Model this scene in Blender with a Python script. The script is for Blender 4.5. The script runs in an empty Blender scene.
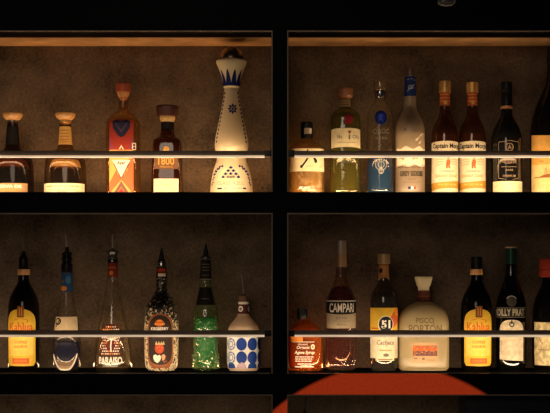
import bpy, bmesh, math, random
import numpy as np
from mathutils import Vector
from mathutils.geometry import tessellate_polygon
random.seed(7)
SC = bpy.context.scene
COL = SC.collection
PI = math.pi

# ------------------------------------------------------------------ frame of the place (metres)
D = 3.0            # camera to front of the shelving
F = 1230.0         # focal length in pixels of the 550 wide frame
CZ = 1.25          # camera height
HZ = 280.0         # picture row of the horizon
def PX(px, y=0.0): return (px - 275.0) * (D + y) / F
def PZ(py, y=0.0): return CZ + (HZ - py) * (D + y) / F
DEPTH = 0.20
UP = PZ(192.0)     # top of upper shelf
LO = PZ(373.5)     # top of lower shelf
TH = 21.0 / 410.0  # fascia height
LOW = LO - (UP - LO)
TOPZ = PZ(30.5)
XL, XR = PX(-70), PX(630)
MX0, MX1 = PX(272.6), PX(287.2)

# ------------------------------------------------------------------ materials
MATS = {}
def new_mat(name):
    m = bpy.data.materials.new(name); m.use_nodes = True
    nt = m.node_tree; nt.nodes.clear()
    out = nt.nodes.new('ShaderNodeOutputMaterial')
    return m, nt, out
def L_(nt, a, b): nt.links.new(a, b)
def rgba(c): return (c[0], c[1], c[2], 1.0)
def pbr(name, color, rough=0.5, metal=0.0, coat=0.0, noise=0.0, nscale=40.0, bump=0.0, spec=0.5):
    if name in MATS: return MATS[name]
    m, nt, out = new_mat(name)
    b = nt.nodes.new('ShaderNodeBsdfPrincipled')
    b.inputs['Base Color'].default_value = rgba(color)
    b.inputs['Roughness'].default_value = rough
    b.inputs['Metallic'].default_value = metal
    b.inputs['Coat Weight'].default_value = coat
    b.inputs['Specular IOR Level'].default_value = spec
    if noise > 0 or bump > 0:
        tc = nt.nodes.new('ShaderNodeTexCoord')
        n = nt.nodes.new('ShaderNodeTexNoise'); n.inputs['Scale'].default_value = nscale; n.inputs['Detail'].default_value = 6
        L_(nt, tc.outputs['Object'], n.inputs['Vector'])
        if noise > 0:
            r = nt.nodes.new('ShaderNodeValToRGB')
            r.color_ramp.elements[0].position = 0.3; r.color_ramp.elements[1].position = 0.72
            r.color_ramp.elements[0].color = rgba([c * (1 - noise) for c in color])
            r.color_ramp.elements[1].color = rgba([min(1, c * (1 + noise)) for c in color])
            L_(nt, n.outputs['Fac'], r.inputs['Fac']); L_(nt, r.outputs['Color'], b.inputs['Base Color'])
        if bump > 0:
            bp = nt.nodes.new('ShaderNodeBump'); bp.inputs['Strength'].default_value = bump; bp.inputs['Distance'].default_value = 0.002
            L_(nt, n.outputs['Fac'], bp.inputs['Height']); L_(nt, bp.outputs['Normal'], b.inputs['Normal'])
    L_(nt, b.outputs[0], out.inputs[0])
    MATS[name] = m; return m
def glass(name, tint=(0.97, 0.96, 0.94), edge=(0.5, 0.47, 0.4), refl=0.12, rough=0.06, haze=0.03, hcol=(0.8, 0.75, 0.65), bump=0.0, bscale=120.0):
    """Bottle glass: what is behind shows through, darker where the wall is seen edge on, with a mirror sheen and a trace of haze."""
    if name in MATS: return MATS[name]
    m, nt, out = new_mat(name)
    lw = nt.nodes.new('ShaderNodeLayerWeight'); lw.inputs['Blend'].default_value = 0.35
    mc = nt.nodes.new('ShaderNodeMix'); mc.data_type = 'RGBA'
    mc.inputs[6].default_value = rgba(tint); mc.inputs[7].default_value = rgba(edge)
    pw = nt.nodes.new('ShaderNodeMath'); pw.operation = 'POWER'; pw.inputs[1].default_value = 1.6
    L_(nt, lw.outputs['Facing'], pw.inputs[0]); L_(nt, pw.outputs[0], mc.inputs[0])
    tr = nt.nodes.new('ShaderNodeBsdfTransparent'); L_(nt, mc.outputs[2], tr.inputs[0])
    df = nt.nodes.new('ShaderNodeBsdfDiffuse'); df.inputs[0].default_value = rgba(hcol)
    tl = nt.nodes.new('ShaderNodeBsdfTranslucent'); tl.inputs[0].default_value = rgba(hcol)
    md = nt.nodes.new('ShaderNodeMixShader'); md.inputs[0].default_value = 0.5
    L_(nt, df.outputs[0], md.inputs[1]); L_(nt, tl.outputs[0], md.inputs[2])
    m1 = nt.nodes.new('ShaderNodeMixShader'); m1.inputs[0].default_value = haze
    L_(nt, tr.outputs[0], m1.inputs[1]); L_(nt, md.outputs[0], m1.inputs[2])
    gl = nt.nodes.new('ShaderNodeBsdfGlossy'); gl.inputs['Roughness'].default_value = rough
    gl.inputs[0].default_value = (1, 1, 1, 1)
    fr = nt.nodes.new('ShaderNodeLayerWeight'); fr.inputs['Blend'].default_value = 0.5
    p5 = nt.nodes.new('ShaderNodeMath'); p5.operation = 'POWER'; p5.inputs[1].default_value = 4.0; L_(nt, fr.outputs['Facing'], p5.inputs[0])
    sch = nt.nodes.new('ShaderNodeMath'); sch.operation = 'MULTIPLY_ADD'; sch.inputs[1].default_value = 0.7; sch.inputs[2].default_value = 0.045
    L_(nt, p5.outputs[0], sch.inputs[0])
    gg = nt.nodes.new('ShaderNodeNewGeometry'); ft = nt.nodes.new('ShaderNodeMath'); ft.operation = 'SUBTRACT'; ft.inputs[0].default_value = 1.0
    L_(nt, gg.outputs['Backfacing'], ft.inputs[1])
    mm = nt.nodes.new('ShaderNodeMath'); mm.operation = 'MULTIPLY'; L_(nt, sch.outputs[0], mm.inputs[0]); L_(nt, ft.outputs[0], mm.inputs[1])
    mm2 = nt.nodes.new('ShaderNodeMath'); mm2.operation = 'MULTIPLY'; mm2.inputs[1].default_value = refl / 0.2; mm2.use_clamp = True
    L_(nt, mm.outputs[0], mm2.inputs[0]); mm = mm2
    m2 = nt.nodes.new('ShaderNodeMixShader')
    L_(nt, mm.outputs[0], m2.inputs[0]); L_(nt, m1.outputs[0], m2.inputs[1]); L_(nt, gl.outputs[0], m2.inputs[2])
    if bump > 0:
        tc = nt.nodes.new('ShaderNodeTexCoord')
        v = nt.nodes.new('ShaderNodeTexVoronoi'); v.inputs['Scale'].default_value = bscale
        L_(nt, tc.outputs['Object'], v.inputs['Vector'])
        bp = nt.nodes.new('ShaderNodeBump'); bp.inputs['Strength'].default_value = bump; bp.inputs['Distance'].default_value = 0.003
        L_(nt, v.outputs['Distance'], bp.inputs['Height'])
        for q in (gl, fr, df, tl, lw): L_(nt, bp.outputs['Normal'], q.inputs['Normal'])
    L_(nt, m2.outputs[0], out.inputs[0])
    MATS[name] = m; return m
def milky(name, color, trans=0.35, rough=0.4, gloss=0.06, noise=0.0, nscale=60):
    """Paper, frosted glass or ceramic: scatters light from both sides."""
    if name in MATS: return MATS[name]
    m, nt, out = new_mat(name)
    df = nt.nodes.new('ShaderNodeBsdfDiffuse'); df.inputs[0].default_value = rgba(color)
    tl = nt.nodes.new('ShaderNodeBsdfTranslucent'); tl.inputs[0].default_value = rgba(color)
    if noise > 0:
        tc = nt.nodes.new('ShaderNodeTexCoord')
        n = nt.nodes.new('ShaderNodeTexNoise'); n.inputs['Scale'].default_value = nscale; n.inputs['Detail'].default_value = 4
        L_(nt, tc.outputs['Object'], n.inputs['Vector'])
        r = nt.nodes.new('ShaderNodeValToRGB')
        r.color_ramp.elements[0].position = 0.35; r.color_ramp.elements[1].position = 0.65
        r.color_ramp.elements[0].color = rgba([c * (1 - noise) for c in color]); r.color_ramp.elements[1].color = rgba(color)
        L_(nt, n.outputs['Fac'], r.inputs['Fac'])
        L_(nt, r.outputs['Color'], df.inputs[0]); L_(nt, r.outputs['Color'], tl.inputs[0])
    m1 = nt.nodes.new('ShaderNodeMixShader'); m1.inputs[0].default_value = trans
    L_(nt, df.outputs[0], m1.inputs[1]); L_(nt, tl.outputs[0], m1.inputs[2])
    gl = nt.nodes.new('ShaderNodeBsdfGlossy'); gl.inputs['Roughness'].default_value = rough
    m2 = nt.nodes.new('ShaderNodeMixShader'); m2.inputs[0].default_value = gloss
    L_(nt, m1.outputs[0], m2.inputs[1]); L_(nt, gl.outputs[0], m2.inputs[2])
    L_(nt, m2.outputs[0], out.inputs[0])
    MATS[name] = m; return m
def paper(name, color, noise=0.12): return milky('paper_' + name, color, trans=0.25, rough=0.5, gloss=0.02, noise=noise, nscale=90)
def ink(name, color): return milky('ink_' + name, color, trans=0.1, rough=0.5, gloss=0.02)

INK_K = ink('black', (0.01, 0.009, 0.008)); INK_W = ink('white', (0.85, 0.8, 0.7)); INK_G = ink('gold', (0.55, 0.3, 0.07))
INK_R = ink('red', (0.55, 0.05, 0.02)); INK_B = ink('blue', (0.008, 0.016, 0.12)); INK_GR = ink('grey', (0.2, 0.165, 0.12))
INK_BR = ink('brown', (0.3, 0.1, 0.03)); INK_O = ink('orange', (0.85, 0.3, 0.04)); INK_RU = ink('rust', (0.62, 0.13, 0.03))
PAPER_C = paper('cream', (0.9, 0.78, 0.5)); PAPER_W = paper('white', (0.86, 0.76, 0.55)); PAPER_Y = paper('yellow', (0.9, 0.56, 0.05))
PAPER_K = paper('black', (0.012, 0.01, 0.01)); PAPER_A = paper('amber', (0.9, 0.5, 0.13))
BLACK_GLASS = pbr('black_glass', (0.004, 0.003, 0.003), rough=0.12, spec=0.35)
BLACK_PLASTIC = pbr('black_plastic', (0.007, 0.007, 0.008), rough=0.35, spec=0.25)
STEEL = pbr('steel', (0.55, 0.53, 0.5), rough=0.22, metal=1.0)
DARK_STEEL = pbr('dark_steel', (0.16, 0.15, 0.14), rough=0.45, metal=1.0)
SPOUT_STEEL = pbr('spout_steel', (0.3, 0.28, 0.26), rough=0.4, metal=1.0)
CLEAR = glass('clear_glass')
CLEAR2 = glass('cool_clear_glass', tint=(0.88, 0.9, 0.9), edge=(0.3, 0.32, 0.33), refl=0.18)

# ------------------------------------------------------------------ object helpers
def link(name, me, mats, parent=None, loc=None):
    o = bpy.data.objects.new(name, me); COL.objects.link(o)
    for m in (mats if isinstance(mats, (list, tuple)) else [mats]): me.materials.append(m)
    if parent is not None: o.parent = parent
    if loc is not None: o.location = loc
    return o
def from_bm(name, bm, mats, parent=None, loc=None, sharp=35):
    me = bpy.data.meshes.new(name); bmesh.ops.recalc_face_normals(bm, faces=bm.faces[:]); bm.to_mesh(me); bm.free()
    for p in me.polygons: p.use_smooth = True
    me.set_sharp_from_angle(angle=math.radians(sharp))
    return link(name, me, mats, parent, loc)
def add_box(bm, x0, x1, y0, y1, z0, z1, bevel=0.0):
    r = bmesh.ops.create_cube(bm, size=1.0)
    for v in r['verts']:
        v.co = Vector(((x0 + x1) / 2 + v.co.x * (x1 - x0), (y0 + y1) / 2 + v.co.y * (y1 - y0), (z0 + z1) / 2 + v.co.z * (z1 - z0)))
    if bevel > 0:
        es = list({e for v in r['verts'] for e in v.link_edges})
        bmesh.ops.bevel(bm, geom=es, offset=bevel, segments=2, affect='EDGES', profile=0.7)
def add_tube(bm, pts, radii, seg=12, cap=True):
    rings = []
    for i, p in enumerate(pts):
        p = Vector(p)
        d = (Vector(pts[min(i + 1, len(pts) - 1)]) - Vector(pts[max(i - 1, 0)])).normalized()
        a = d.cross(Vector((0, 1, 0)))
        if a.length < 1e-3: a = d.cross(Vector((1, 0, 0)))
        a.normalize(); b = d.cross(a)
        rings.append([bm.verts.new(p + (a * math.cos(2 * PI * k / seg) + b * math.sin(2 * PI * k / seg)) * radii[i]) for k in range(seg)])
    for i in range(len(rings) - 1):
        for k in range(seg):
            bm.faces.new((rings[i][k], rings[i][(k + 1) % seg], rings[i + 1][(k + 1) % seg], rings[i + 1][k]))
    if cap:
        bm.faces.new(rings[0]); bm.faces.new(rings[-1])
def structure(o): o['kind'] = 'structure'; return o
def thing(o, label, cat, group=None):
    o['label'] = label; o['category'] = cat
    if group: o['group'] = group
    return o

_TXT = {}
def text_mesh(s, bold=0.0, shear=0.0, space=1.0):
    key = (s, bold, shear, space)
    if key not in _TXT:
        cu = bpy.data.curves.new('lettering', 'FONT'); cu.body = s; cu.fill_mode = 'FRONT'; cu.resolution_u = 3
        cu.offset = bold; cu.shear = shear; cu.space_character = space
        o = bpy.data.objects.new('lettering', cu); COL.objects.link(o)
        dg = bpy.context.evaluated_depsgraph_get(); dg.update()
        ev = o.evaluated_get(dg); me = ev.to_mesh()
        vs = [(v.co.x, v.co.y) for v in me.vertices]; fs = [tuple(p.vertices) for p in me.polygons]
        ev.to_mesh_clear(); bpy.data.objects.remove(o); bpy.data.curves.remove(cu)
        xs = [v[0] for v in vs]; ys = [v[1] for v in vs]
        x0, x1, y0, y1 = min(xs), max(xs), min(ys), max(ys)
        _TXT[key] = ([((x - (x0 + x1) / 2) / (x1 - x0), (y - (y0 + y1) / 2) / (y1 - y0)) for x, y in vs], fs)
    return _TXT[key]

def chaikin(pts, it=2):
    for _ in range(it):
        q = [pts[0]]
        for a, b in zip(pts[:-1], pts[1:]):
            q.append(tuple(0.75 * i + 0.25 * j for i, j in zip(a, b))); q.append(tuple(0.25 * i + 0.75 * j for i, j in zip(a, b)))
        q.append(pts[-1]); pts = q
    return pts

_ARC = {}
def arc_table(a, b, n):
    k = (round(a, 5), round(b, 5), round(n, 3))
    if k not in _ARC:
        t = np.linspace(-PI, PI, 721)
        x = a * np.sign(np.sin(t)) * np.abs(np.sin(t)) ** (2 / n); y = -b * np.sign(np.cos(t)) * np.abs(np.cos(t)) ** (2 / n)
        s = np.concatenate([[0], np.cumsum(np.hypot(np.diff(x), np.diff(y)))]); s -= s[360]
        _ARC[k] = (s, x, y)
    return _ARC[k]

class Bottle:
    """A bottle standing at picture column cx; heights are written as picture rows and turned into metres at the bottle's own depth."""
    def __init__(self, name, cx, shelf, label, group, cat='bottle', y=0.112, rot=0.0):
        self.y = y; self.k = (D + y) / F; self.base = {'U': UP, 'L': LO, 'B': LOW}[shelf]
        self.root = bpy.data.objects.new(name, None); COL.objects.link(self.root)
        self.root.location = (PX(275 + (cx - 275) * 0.9955, y), y, self.base + 0.0003)
        self.root.empty_display_size = 0.03
        thing(self.root, label, cat, group)
        self.prof = None
    def z(self, py, d=0.0): return max(0.0, PZ(py, self.y - d) - self.base)
    # profile points: (row, half width px, half depth px or None, exponent)
    def fix(self, pts, it=2, n=2.0, flat=1.0):
        q = []
        for p in pts:
            hw = p[1] * self.k; hd = (p[2] if len(p) > 2 and p[2] is not None else p[1] * flat) * self.k
            q.append((self.z(p[0], hd), hw, hd, p[3] if len(p) > 3 else n))
        return chaikin(q, it)
    def lathe(self, name, pts, mat, parent=None, it=2, n=2.0, flat=1.0, seg=48, setprof=False, ribs=None, capt=True, capb=True, sharp=40, dx=0.0, dy=0.0, warp=None):
        q = self.fix(pts, it, n, flat)
        if setprof: q[-1] = (0.0,) + tuple(q[-1][1:])
        if setprof: self.prof = sorted(q, key=lambda p: p[0])
        bm = bmesh.new(); rings = []
        for (z, a, b, e) in q:
            ring = []
            for i in range(seg):
                t = 2 * PI * i / seg; s, c = math.sin(t), math.cos(t)
                f = 1.0
                if ribs and ribs[0] <= z <= ribs[1]: f = 1.0 + ribs[3] * math.cos(ribs[2] * t)
                x = a * f * math.copysign(abs(s) ** (2 / e), s); y = -b * f * math.copysign(abs(c) ** (2 / e), c)
                ring.append(bm.verts.new((x + dx * self.k, y + dy * self.k, z + (warp(t) if warp else 0))))
            rings.append(ring)
        for r0, r1 in zip(rings[:-1], rings[1:]):
            for i in range(seg): bm.faces.new((r0[i], r0[(i + 1) % seg], r1[(i + 1) % seg], r1[i]))
        if capt: bm.faces.new(rings[0])
        if capb: bm.faces.new(rings[-1])
        return from_bm(name, bm, mat, parent or self.root, sharp=sharp)
    def body(self, name, pts, mat, **kw): self.bo = self.lathe(name, pts, mat, setprof=True, **kw); return self.bo
    def at(self, z):
        P = self.prof
        if z <= P[0][0]: return P[0][1:]
        for a, b in zip(P[:-1], P[1:]):
            if a[0] <= z <= b[0] and b[0] > a[0]:
                f = (z - a[0]) / (b[0] - a[0]); return tuple(a[i] + f * (b[i] - a[i]) for i in (1, 2, 3))
        return P[-1][1:]
    def surf(self, u, py, off):
        z = self.z(py); a, b, n = self.at(z)
        for _ in range(3): z = self.z(py, b); a, b, n = self.at(z)
        s, x, y = arc_table(a + off, b + off, n)
        uu = u * self.k
        return (float(np.interp(uu, s, x)), float(np.interp(uu, s, y)), z)
    def label(self, **kw): return Label(self, **kw)
    def spout(self, r0, rt, lean, mat=None, dark=False, r=0.7, tip=0.45):
        """metal pourer tube from row r0 up to row rt"""
        bm = bmesh.new(); k = self.k
        z0, z1 = self.z(r0), self.z(rt)
        pts = [(0, 0, z0), (lean * 0.15 * k, 0, z0 + (z1 - z0) * 0.35), (lean * 0.55 * k, 0, z0 + (z1 - z0) * 0.7), (lean * k, 0, z1)]
        add_tube(bm, pts, [r * 1.5 * k, r * 1.15 * k, r * 0.9 * k, tip * k], seg=10)
        return bm

class Label:
    def __init__(self, B, off=0.0003):
        self.B = B; self.off = off; self.v = []; self.f = []; self.mi = []; self.mats = []
    def _m(self, mat):
        if mat not in self.mats: self.mats.append(mat)
        return self.mats.index(mat)
    def _put(self, pts, faces, mat, layer):
        b = len(self.v); o = self.off + 0.00022 * layer
        for (u, p) in pts: self.v.append(self.B.surf(u, p, o))
        i = self._m(mat)
        for f in faces: self.f.append(tuple(b + j for j in f)); self.mi.append(i)
    def shape(self, u0, u1, top, bot, mat, layer=0, step=1.6):
        """u0..u1 along the surface in px; top / bot rows, numbers or functions of u"""
        ft = top if callable(top) else (lambda u: top); fb = bot if callable(bot) else (lambda u: bot)
        nu = max(1, math.ceil((u1 - u0) / step)); mid = (u0 + u1) / 2
        nv = max(1, math.ceil(abs(fb(mid) - ft(mid)) / 2.0))
        pts = []; fs = []
        for i in range(nu + 1):
            u = u0 + (u1 - u0) * i / nu
            for j in range(nv + 1): pts.append((u, fb(u) + (ft(u) - fb(u)) * j / nv))
        for i in range(nu):
            for j in range(nv):
                a = i * (nv + 1) + j; fs.append((a, a + nv + 1, a + nv + 2, a + 1))
        self._put(pts, fs, mat, layer); return self
    rect = shape
    def disc(self, cu, cp, ru, rp, mat, layer=1, seg=20, hole=0.0):
        pts = []; fs = []
        nr = max(1, math.ceil(max(ru, rp) * (1 - hole) / 2.5))
        for j in range(nr + 1):
            f = hole + (1 - hole) * j / nr
            for i in range(seg): pts.append((cu + ru * f * math.cos(2 * PI * i / seg), cp - rp * f * math.sin(2 * PI * i / seg)))
        for j in range(nr):
            for i in range(seg):
                a = j * seg + i; b = j * seg + (i + 1) % seg
                if j == 0 and hole == 0: fs.append((a, a + seg, b + seg))
                else: fs.append((a, a + seg, b + seg, b))
        self._put(pts, fs, mat, layer); return self
    def poly(self, pts, mat, layer=1):
        tri = tessellate_polygon([[Vector((p[0], -p[1], 0)) for p in pts]])
        tris = [tuple(pts[i] for i in t) for t in tri]
        for _ in range(5):
            nxt = []
            for t in tris:
                e = [math.dist(t[i], t[(i + 1) % 3]) for i in range(3)]
                i = e.index(max(e))
                if e[i] <= 2.6: nxt.append(t); continue
                a, b, c = t[i], t[(i + 1) % 3], t[(i + 2) % 3]; m = ((a[0] + b[0]) / 2, (a[1] + b[1]) / 2)
                nxt += [(a, m, c), (m, b, c)]
            tris = nxt
        pts = [p for t in tris for p in t]; tri = [(3 * i, 3 * i + 1, 3 * i + 2) for i in range(len(tris))]
        fs = []
        for t in tri:
            a, b, c = (pts[i] for i in t)
            ar = (b[0] - a[0]) * -(c[1] - a[1]) + (b[1] - a[1]) * (c[0] - a[0])
            fs.append(tuple(t) if ar > 0 else tuple(reversed(t)))
        self._put(pts, fs, mat, layer); return self
    def stroke(self, pts, w, mat, layer=1):
        for a, b in zip(pts[:-1], pts[1:]):
            dx, dy = b[0] - a[0], b[1] - a[1]; l = math.hypot(dx, dy) or 1
            wa = w[0] if isinstance(w, tuple) else w; wb = w[1] if isinstance(w, tuple) else w
            nx, ny = -dy / l / 2, dx / l / 2
            self.poly([(a[0] + nx * wa, a[1] + ny * wa), (b[0] + nx * wb, b[1] + ny * wb), (b[0] - nx * wb, b[1] - ny * wb), (a[0] - nx * wa, a[1] - ny * wa)], mat, layer)
        return self
    def text(self, s, cu, cp, w, h, mat, layer=2, bold=0.015, shear=0.0, arch=0.0, space=1.0):
        vs, fs = text_mesh(s, bold, shear, space)
        self._put([(cu + x * w, cp - y * h + arch * (2 * x) ** 2) for x, y in vs], fs, mat, layer); return self
    def onto(self, o):
        """lettering and pattern printed straight on a part become faces of that part"""
        me = o.data; off = len(me.materials)
        for m in self.mats: me.materials.append(m)
        bm = bmesh.new(); bm.from_mesh(me)
        vs = [bm.verts.new(v) for v in self.v]
        for f, i in zip(self.f, self.mi):
            try: q = bm.faces.new([vs[j] for j in f]); q.material_index = off + i; q.smooth = True
            except ValueError: pass
        bm.to_mesh(me); bm.free(); return o
    def done(self, name='label', parent=None):
        me = bpy.data.meshes.new(name); me.from_pydata(self.v, [], self.f)
        o = link(name, me, self.mats, parent or self.B.root)
        for p, i in zip(me.polygons, self.mi): p.material_index = i; p.use_smooth = True
        me.update(); return o

# ------------------------------------------------------------------ the shelving
WALL = None
def wall_mat():
    m, nt, out = new_mat('mottled_dark_plaster')
    tc = nt.nodes.new('ShaderNodeTexCoord')
    n1 = nt.nodes.new('ShaderNodeTexNoise'); n1.inputs['Scale'].default_value = 9; n1.inputs['Detail'].default_value = 8; n1.inputs['Roughness'].default_value = 0.65
    n2 = nt.nodes.new('ShaderNodeTexNoise'); n2.inputs['Scale'].default_value = 140; n2.inputs['Detail'].default_value = 3
    mx = nt.nodes.new('ShaderNodeMath'); mx.operation = 'MULTIPLY_ADD'; mx.inputs[1].default_value = 0.35
    L_(nt, tc.outputs['Object'], n1.inputs['Vector']); L_(nt, tc.outputs['Object'], n2.inputs['Vector'])
    sc = nt.nodes.new('ShaderNodeMath'); sc.operation = 'MULTIPLY'; sc.inputs[1].default_value = 0.65
    L_(nt, n1.outputs['Fac'], sc.inputs[0]); L_(nt, n2.outputs['Fac'], mx.inputs[0]); L_(nt, sc.outputs[0], mx.inputs[2])
    r = nt.nodes.new('ShaderNodeValToRGB')
    r.color_ramp.elements[0].position = 0.36; r.color_ramp.elements[0].color = (0.055, 0.039, 0.027, 1)
    r.color_ramp.elements[1].position = 0.66; r.color_ramp.elements[1].color = (0.21, 0.15, 0.104, 1)
    L_(nt, mx.outputs[0], r.inputs['Fac'])
    b = nt.nodes.new('ShaderNodeBsdfPrincipled'); b.inputs['Roughness'].default_value = 0.85; b.inputs['Specular IOR Level'].default_value = 0.15
    L_(nt, r.outputs['Color'], b.inputs['Base Color'])
    bp = nt.nodes.new('ShaderNodeBump'); bp.inputs['Strength'].default_value = 0.25; bp.inputs['Distance'].default_value = 0.002
    L_(nt, mx.outputs[0], bp.inputs['Height']); L_(nt, bp.outputs['Normal'], b.inputs['Normal'])
    L_(nt, b.outputs[0], out.inputs[0]); return m
WALL = wall_mat()

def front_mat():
    """Near-black joinery with one large red disc across the fronts, brightened by an added glow."""
    m, nt, out = new_mat('black_lacquer_with_glowing_disc')
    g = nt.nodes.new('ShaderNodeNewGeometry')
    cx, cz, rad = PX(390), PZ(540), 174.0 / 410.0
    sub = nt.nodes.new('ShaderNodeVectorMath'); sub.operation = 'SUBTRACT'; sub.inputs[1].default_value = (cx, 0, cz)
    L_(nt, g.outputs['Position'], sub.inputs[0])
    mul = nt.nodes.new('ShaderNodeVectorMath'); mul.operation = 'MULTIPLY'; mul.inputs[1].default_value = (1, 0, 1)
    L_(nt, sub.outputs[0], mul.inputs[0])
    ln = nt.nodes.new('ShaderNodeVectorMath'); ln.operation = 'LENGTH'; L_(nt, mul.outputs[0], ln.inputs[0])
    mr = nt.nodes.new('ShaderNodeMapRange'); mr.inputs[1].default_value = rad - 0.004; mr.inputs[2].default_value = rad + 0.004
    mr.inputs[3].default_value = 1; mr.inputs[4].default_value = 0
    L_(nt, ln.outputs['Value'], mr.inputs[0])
    # only the faces that look into the room
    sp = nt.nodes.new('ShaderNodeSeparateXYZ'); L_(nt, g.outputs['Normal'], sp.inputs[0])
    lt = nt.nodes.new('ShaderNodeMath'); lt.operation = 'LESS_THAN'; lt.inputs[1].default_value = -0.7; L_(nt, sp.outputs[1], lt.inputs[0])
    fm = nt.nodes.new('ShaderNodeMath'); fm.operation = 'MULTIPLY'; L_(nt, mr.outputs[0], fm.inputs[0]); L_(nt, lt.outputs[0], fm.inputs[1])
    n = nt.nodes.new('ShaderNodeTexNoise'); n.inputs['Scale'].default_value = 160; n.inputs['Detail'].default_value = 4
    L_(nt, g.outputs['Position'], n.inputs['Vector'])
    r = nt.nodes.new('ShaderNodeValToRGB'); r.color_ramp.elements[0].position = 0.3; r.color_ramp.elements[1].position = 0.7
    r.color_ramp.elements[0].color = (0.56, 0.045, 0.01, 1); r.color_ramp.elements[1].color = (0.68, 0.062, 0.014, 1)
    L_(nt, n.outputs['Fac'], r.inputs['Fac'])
    mc = nt.nodes.new('ShaderNodeMix'); mc.data_type = 'RGBA'
    mc.inputs[6].default_value = (0.003, 0.0036, 0.006, 1)
    L_(nt, fm.outputs[0], mc.inputs[0]); L_(nt, r.outputs['Color'], mc.inputs[7])
    b = nt.nodes.new('ShaderNodeBsdfPrincipled'); b.inputs['Roughness'].default_value = 0.5; b.inputs['Specular IOR Level'].default_value = 0.06
    em = nt.nodes.new('ShaderNodeMath'); em.operation = 'MULTIPLY'; em.inputs[1].default_value = 0.34; L_(nt, fm.outputs[0], em.inputs[0])  # emission added so the red shows brighter than its lighting
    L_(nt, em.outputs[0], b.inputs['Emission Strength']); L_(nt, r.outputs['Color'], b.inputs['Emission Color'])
    L_(nt, mc.outputs[2], b.inputs['Base Color']); L_(nt, b.outputs[0], out.inputs[0]); return m
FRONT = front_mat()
BLACK = pbr('black_lacquer', (0.003, 0.0036, 0.006), rough=0.5, spec=0.06)
BEAD = pbr('dull_bronze_bead', (0.34, 0.25, 0.18), rough=0.5, metal=0.2, noise=0.15)
CEIL = pbr('brown_veneer', (0.45, 0.25, 0.11), rough=0.5, noise=0.35, nscale=18)

def boxes(name, lst, mat, parent=None, bevel=0.0):
    bm = bmesh.new()
    for b in lst: add_box(bm, *b, bevel=bevel)
    return from_bm(name, bm, mat, parent)
ZB = LOW - 0.10
structure(boxes('wall_back', [(XL - .02, XR + .02, DEPTH, DEPTH + .03, ZB, TOPZ + 0.6)], WALL))
structure(boxes('wall_left', [(XL - .02, XL, 0, DEPTH, ZB, TOPZ)], WALL))
structure(boxes('wall_right', [(XR, XR + .02, 0, DEPTH, ZB, TOPZ)], WALL))
structure(boxes('ceiling', [(XL, MX0, 0.086, DEPTH, TOPZ, TOPZ + .02), (MX1, XR, 0.086, DEPTH, TOPZ, TOPZ + .02)], CEIL))
structure(boxes('trim_1', [(XL - .02, XR + .02, 0, 0.086, TOPZ, TOPZ + 0.6)], BLACK))          # header above the openings
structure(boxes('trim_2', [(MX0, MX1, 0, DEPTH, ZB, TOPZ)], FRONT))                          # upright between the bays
w = 1.15 / 410.0
n_trim = 3
for (za, zb) in ((UP, TOPZ), (LO, UP - TH), (LOW, LO - TH)):
    for side, (xa, xb) in (('l', (XL, MX0)), ('r', (MX1, XR))):
        xs = (MX0 - w, MX0) if side == 'l' else (MX1, MX1 + w)
        lst = [(xa, xb, -0.0015, 0.003, zb - w, zb), (xs[0], xs[1], -0.0015, 0.003, za, zb - w)]
        structure(boxes('trim_%d' % n_trim, lst, BEAD)); n_trim += 1

MATT = pbr('matt_black_board', (0.004, 0.004, 0.005), rough=0.9, spec=0.0, noise=0.2)
def shelf(side, z, label, group='black shelves of the back bar'):
    xa, xb = (XL, MX0) if side == 'l' else (MX1, XR)
    root = bpy.data.objects.new('shelf', None); COL.objects.link(root); root.location = ((xa + xb) / 2, 0.1, z)
    thing(root, label, 'shelf', group)
    h = (xb - xa) / 2
    boxes('board', [(-h, h, -0.082, 0.1, -0.026, 0)], MATT, root)
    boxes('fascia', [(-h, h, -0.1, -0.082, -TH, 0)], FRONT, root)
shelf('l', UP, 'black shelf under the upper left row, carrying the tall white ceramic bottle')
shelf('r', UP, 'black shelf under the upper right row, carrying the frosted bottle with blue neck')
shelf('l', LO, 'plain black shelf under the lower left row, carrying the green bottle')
shelf('r', LO, 'black shelf under the lower right row, its front edge crossed by a glowing red arc')
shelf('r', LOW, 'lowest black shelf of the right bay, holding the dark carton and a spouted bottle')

RAIL = pbr('bronze_rail', (0.16, 0.115, 0.085), rough=0.5, metal=0.1, noise=0.15)
def led_mat():
    m, nt, out = new_mat('warm_led_diffuser')
    b = nt.nodes.new('ShaderNodeBsdfPrincipled'); b.inputs['Base Color'].default_value = (0.8, 0.7, 0.6, 1); b.inputs['Roughness'].default_value = 0.5
    tc = nt.nodes.new('ShaderNodeTexCoord'); n = nt.nodes.new('ShaderNodeTexNoise'); n.inputs['Scale'].default_value = 9
    L_(nt, tc.outputs['Object'], n.inputs['Vector'])
    mr = nt.nodes.new('ShaderNodeMapRange'); mr.inputs[1].default_value = 0.3; mr.inputs[2].default_value = 0.7; mr.inputs[3].default_value = 0.32; mr.inputs[4].default_value = 0.62
    L_(nt, n.outputs['Fac'], mr.inputs[0]); L_(nt, mr.outputs[0], b.inputs['Emission Strength'])
    b.inputs['Emission Color'].default_value = (1.0, 0.74, 0.5, 1)
    L_(nt, b.outputs[0], out.inputs[0]); return m
RAILLOW = led_mat()
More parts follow.
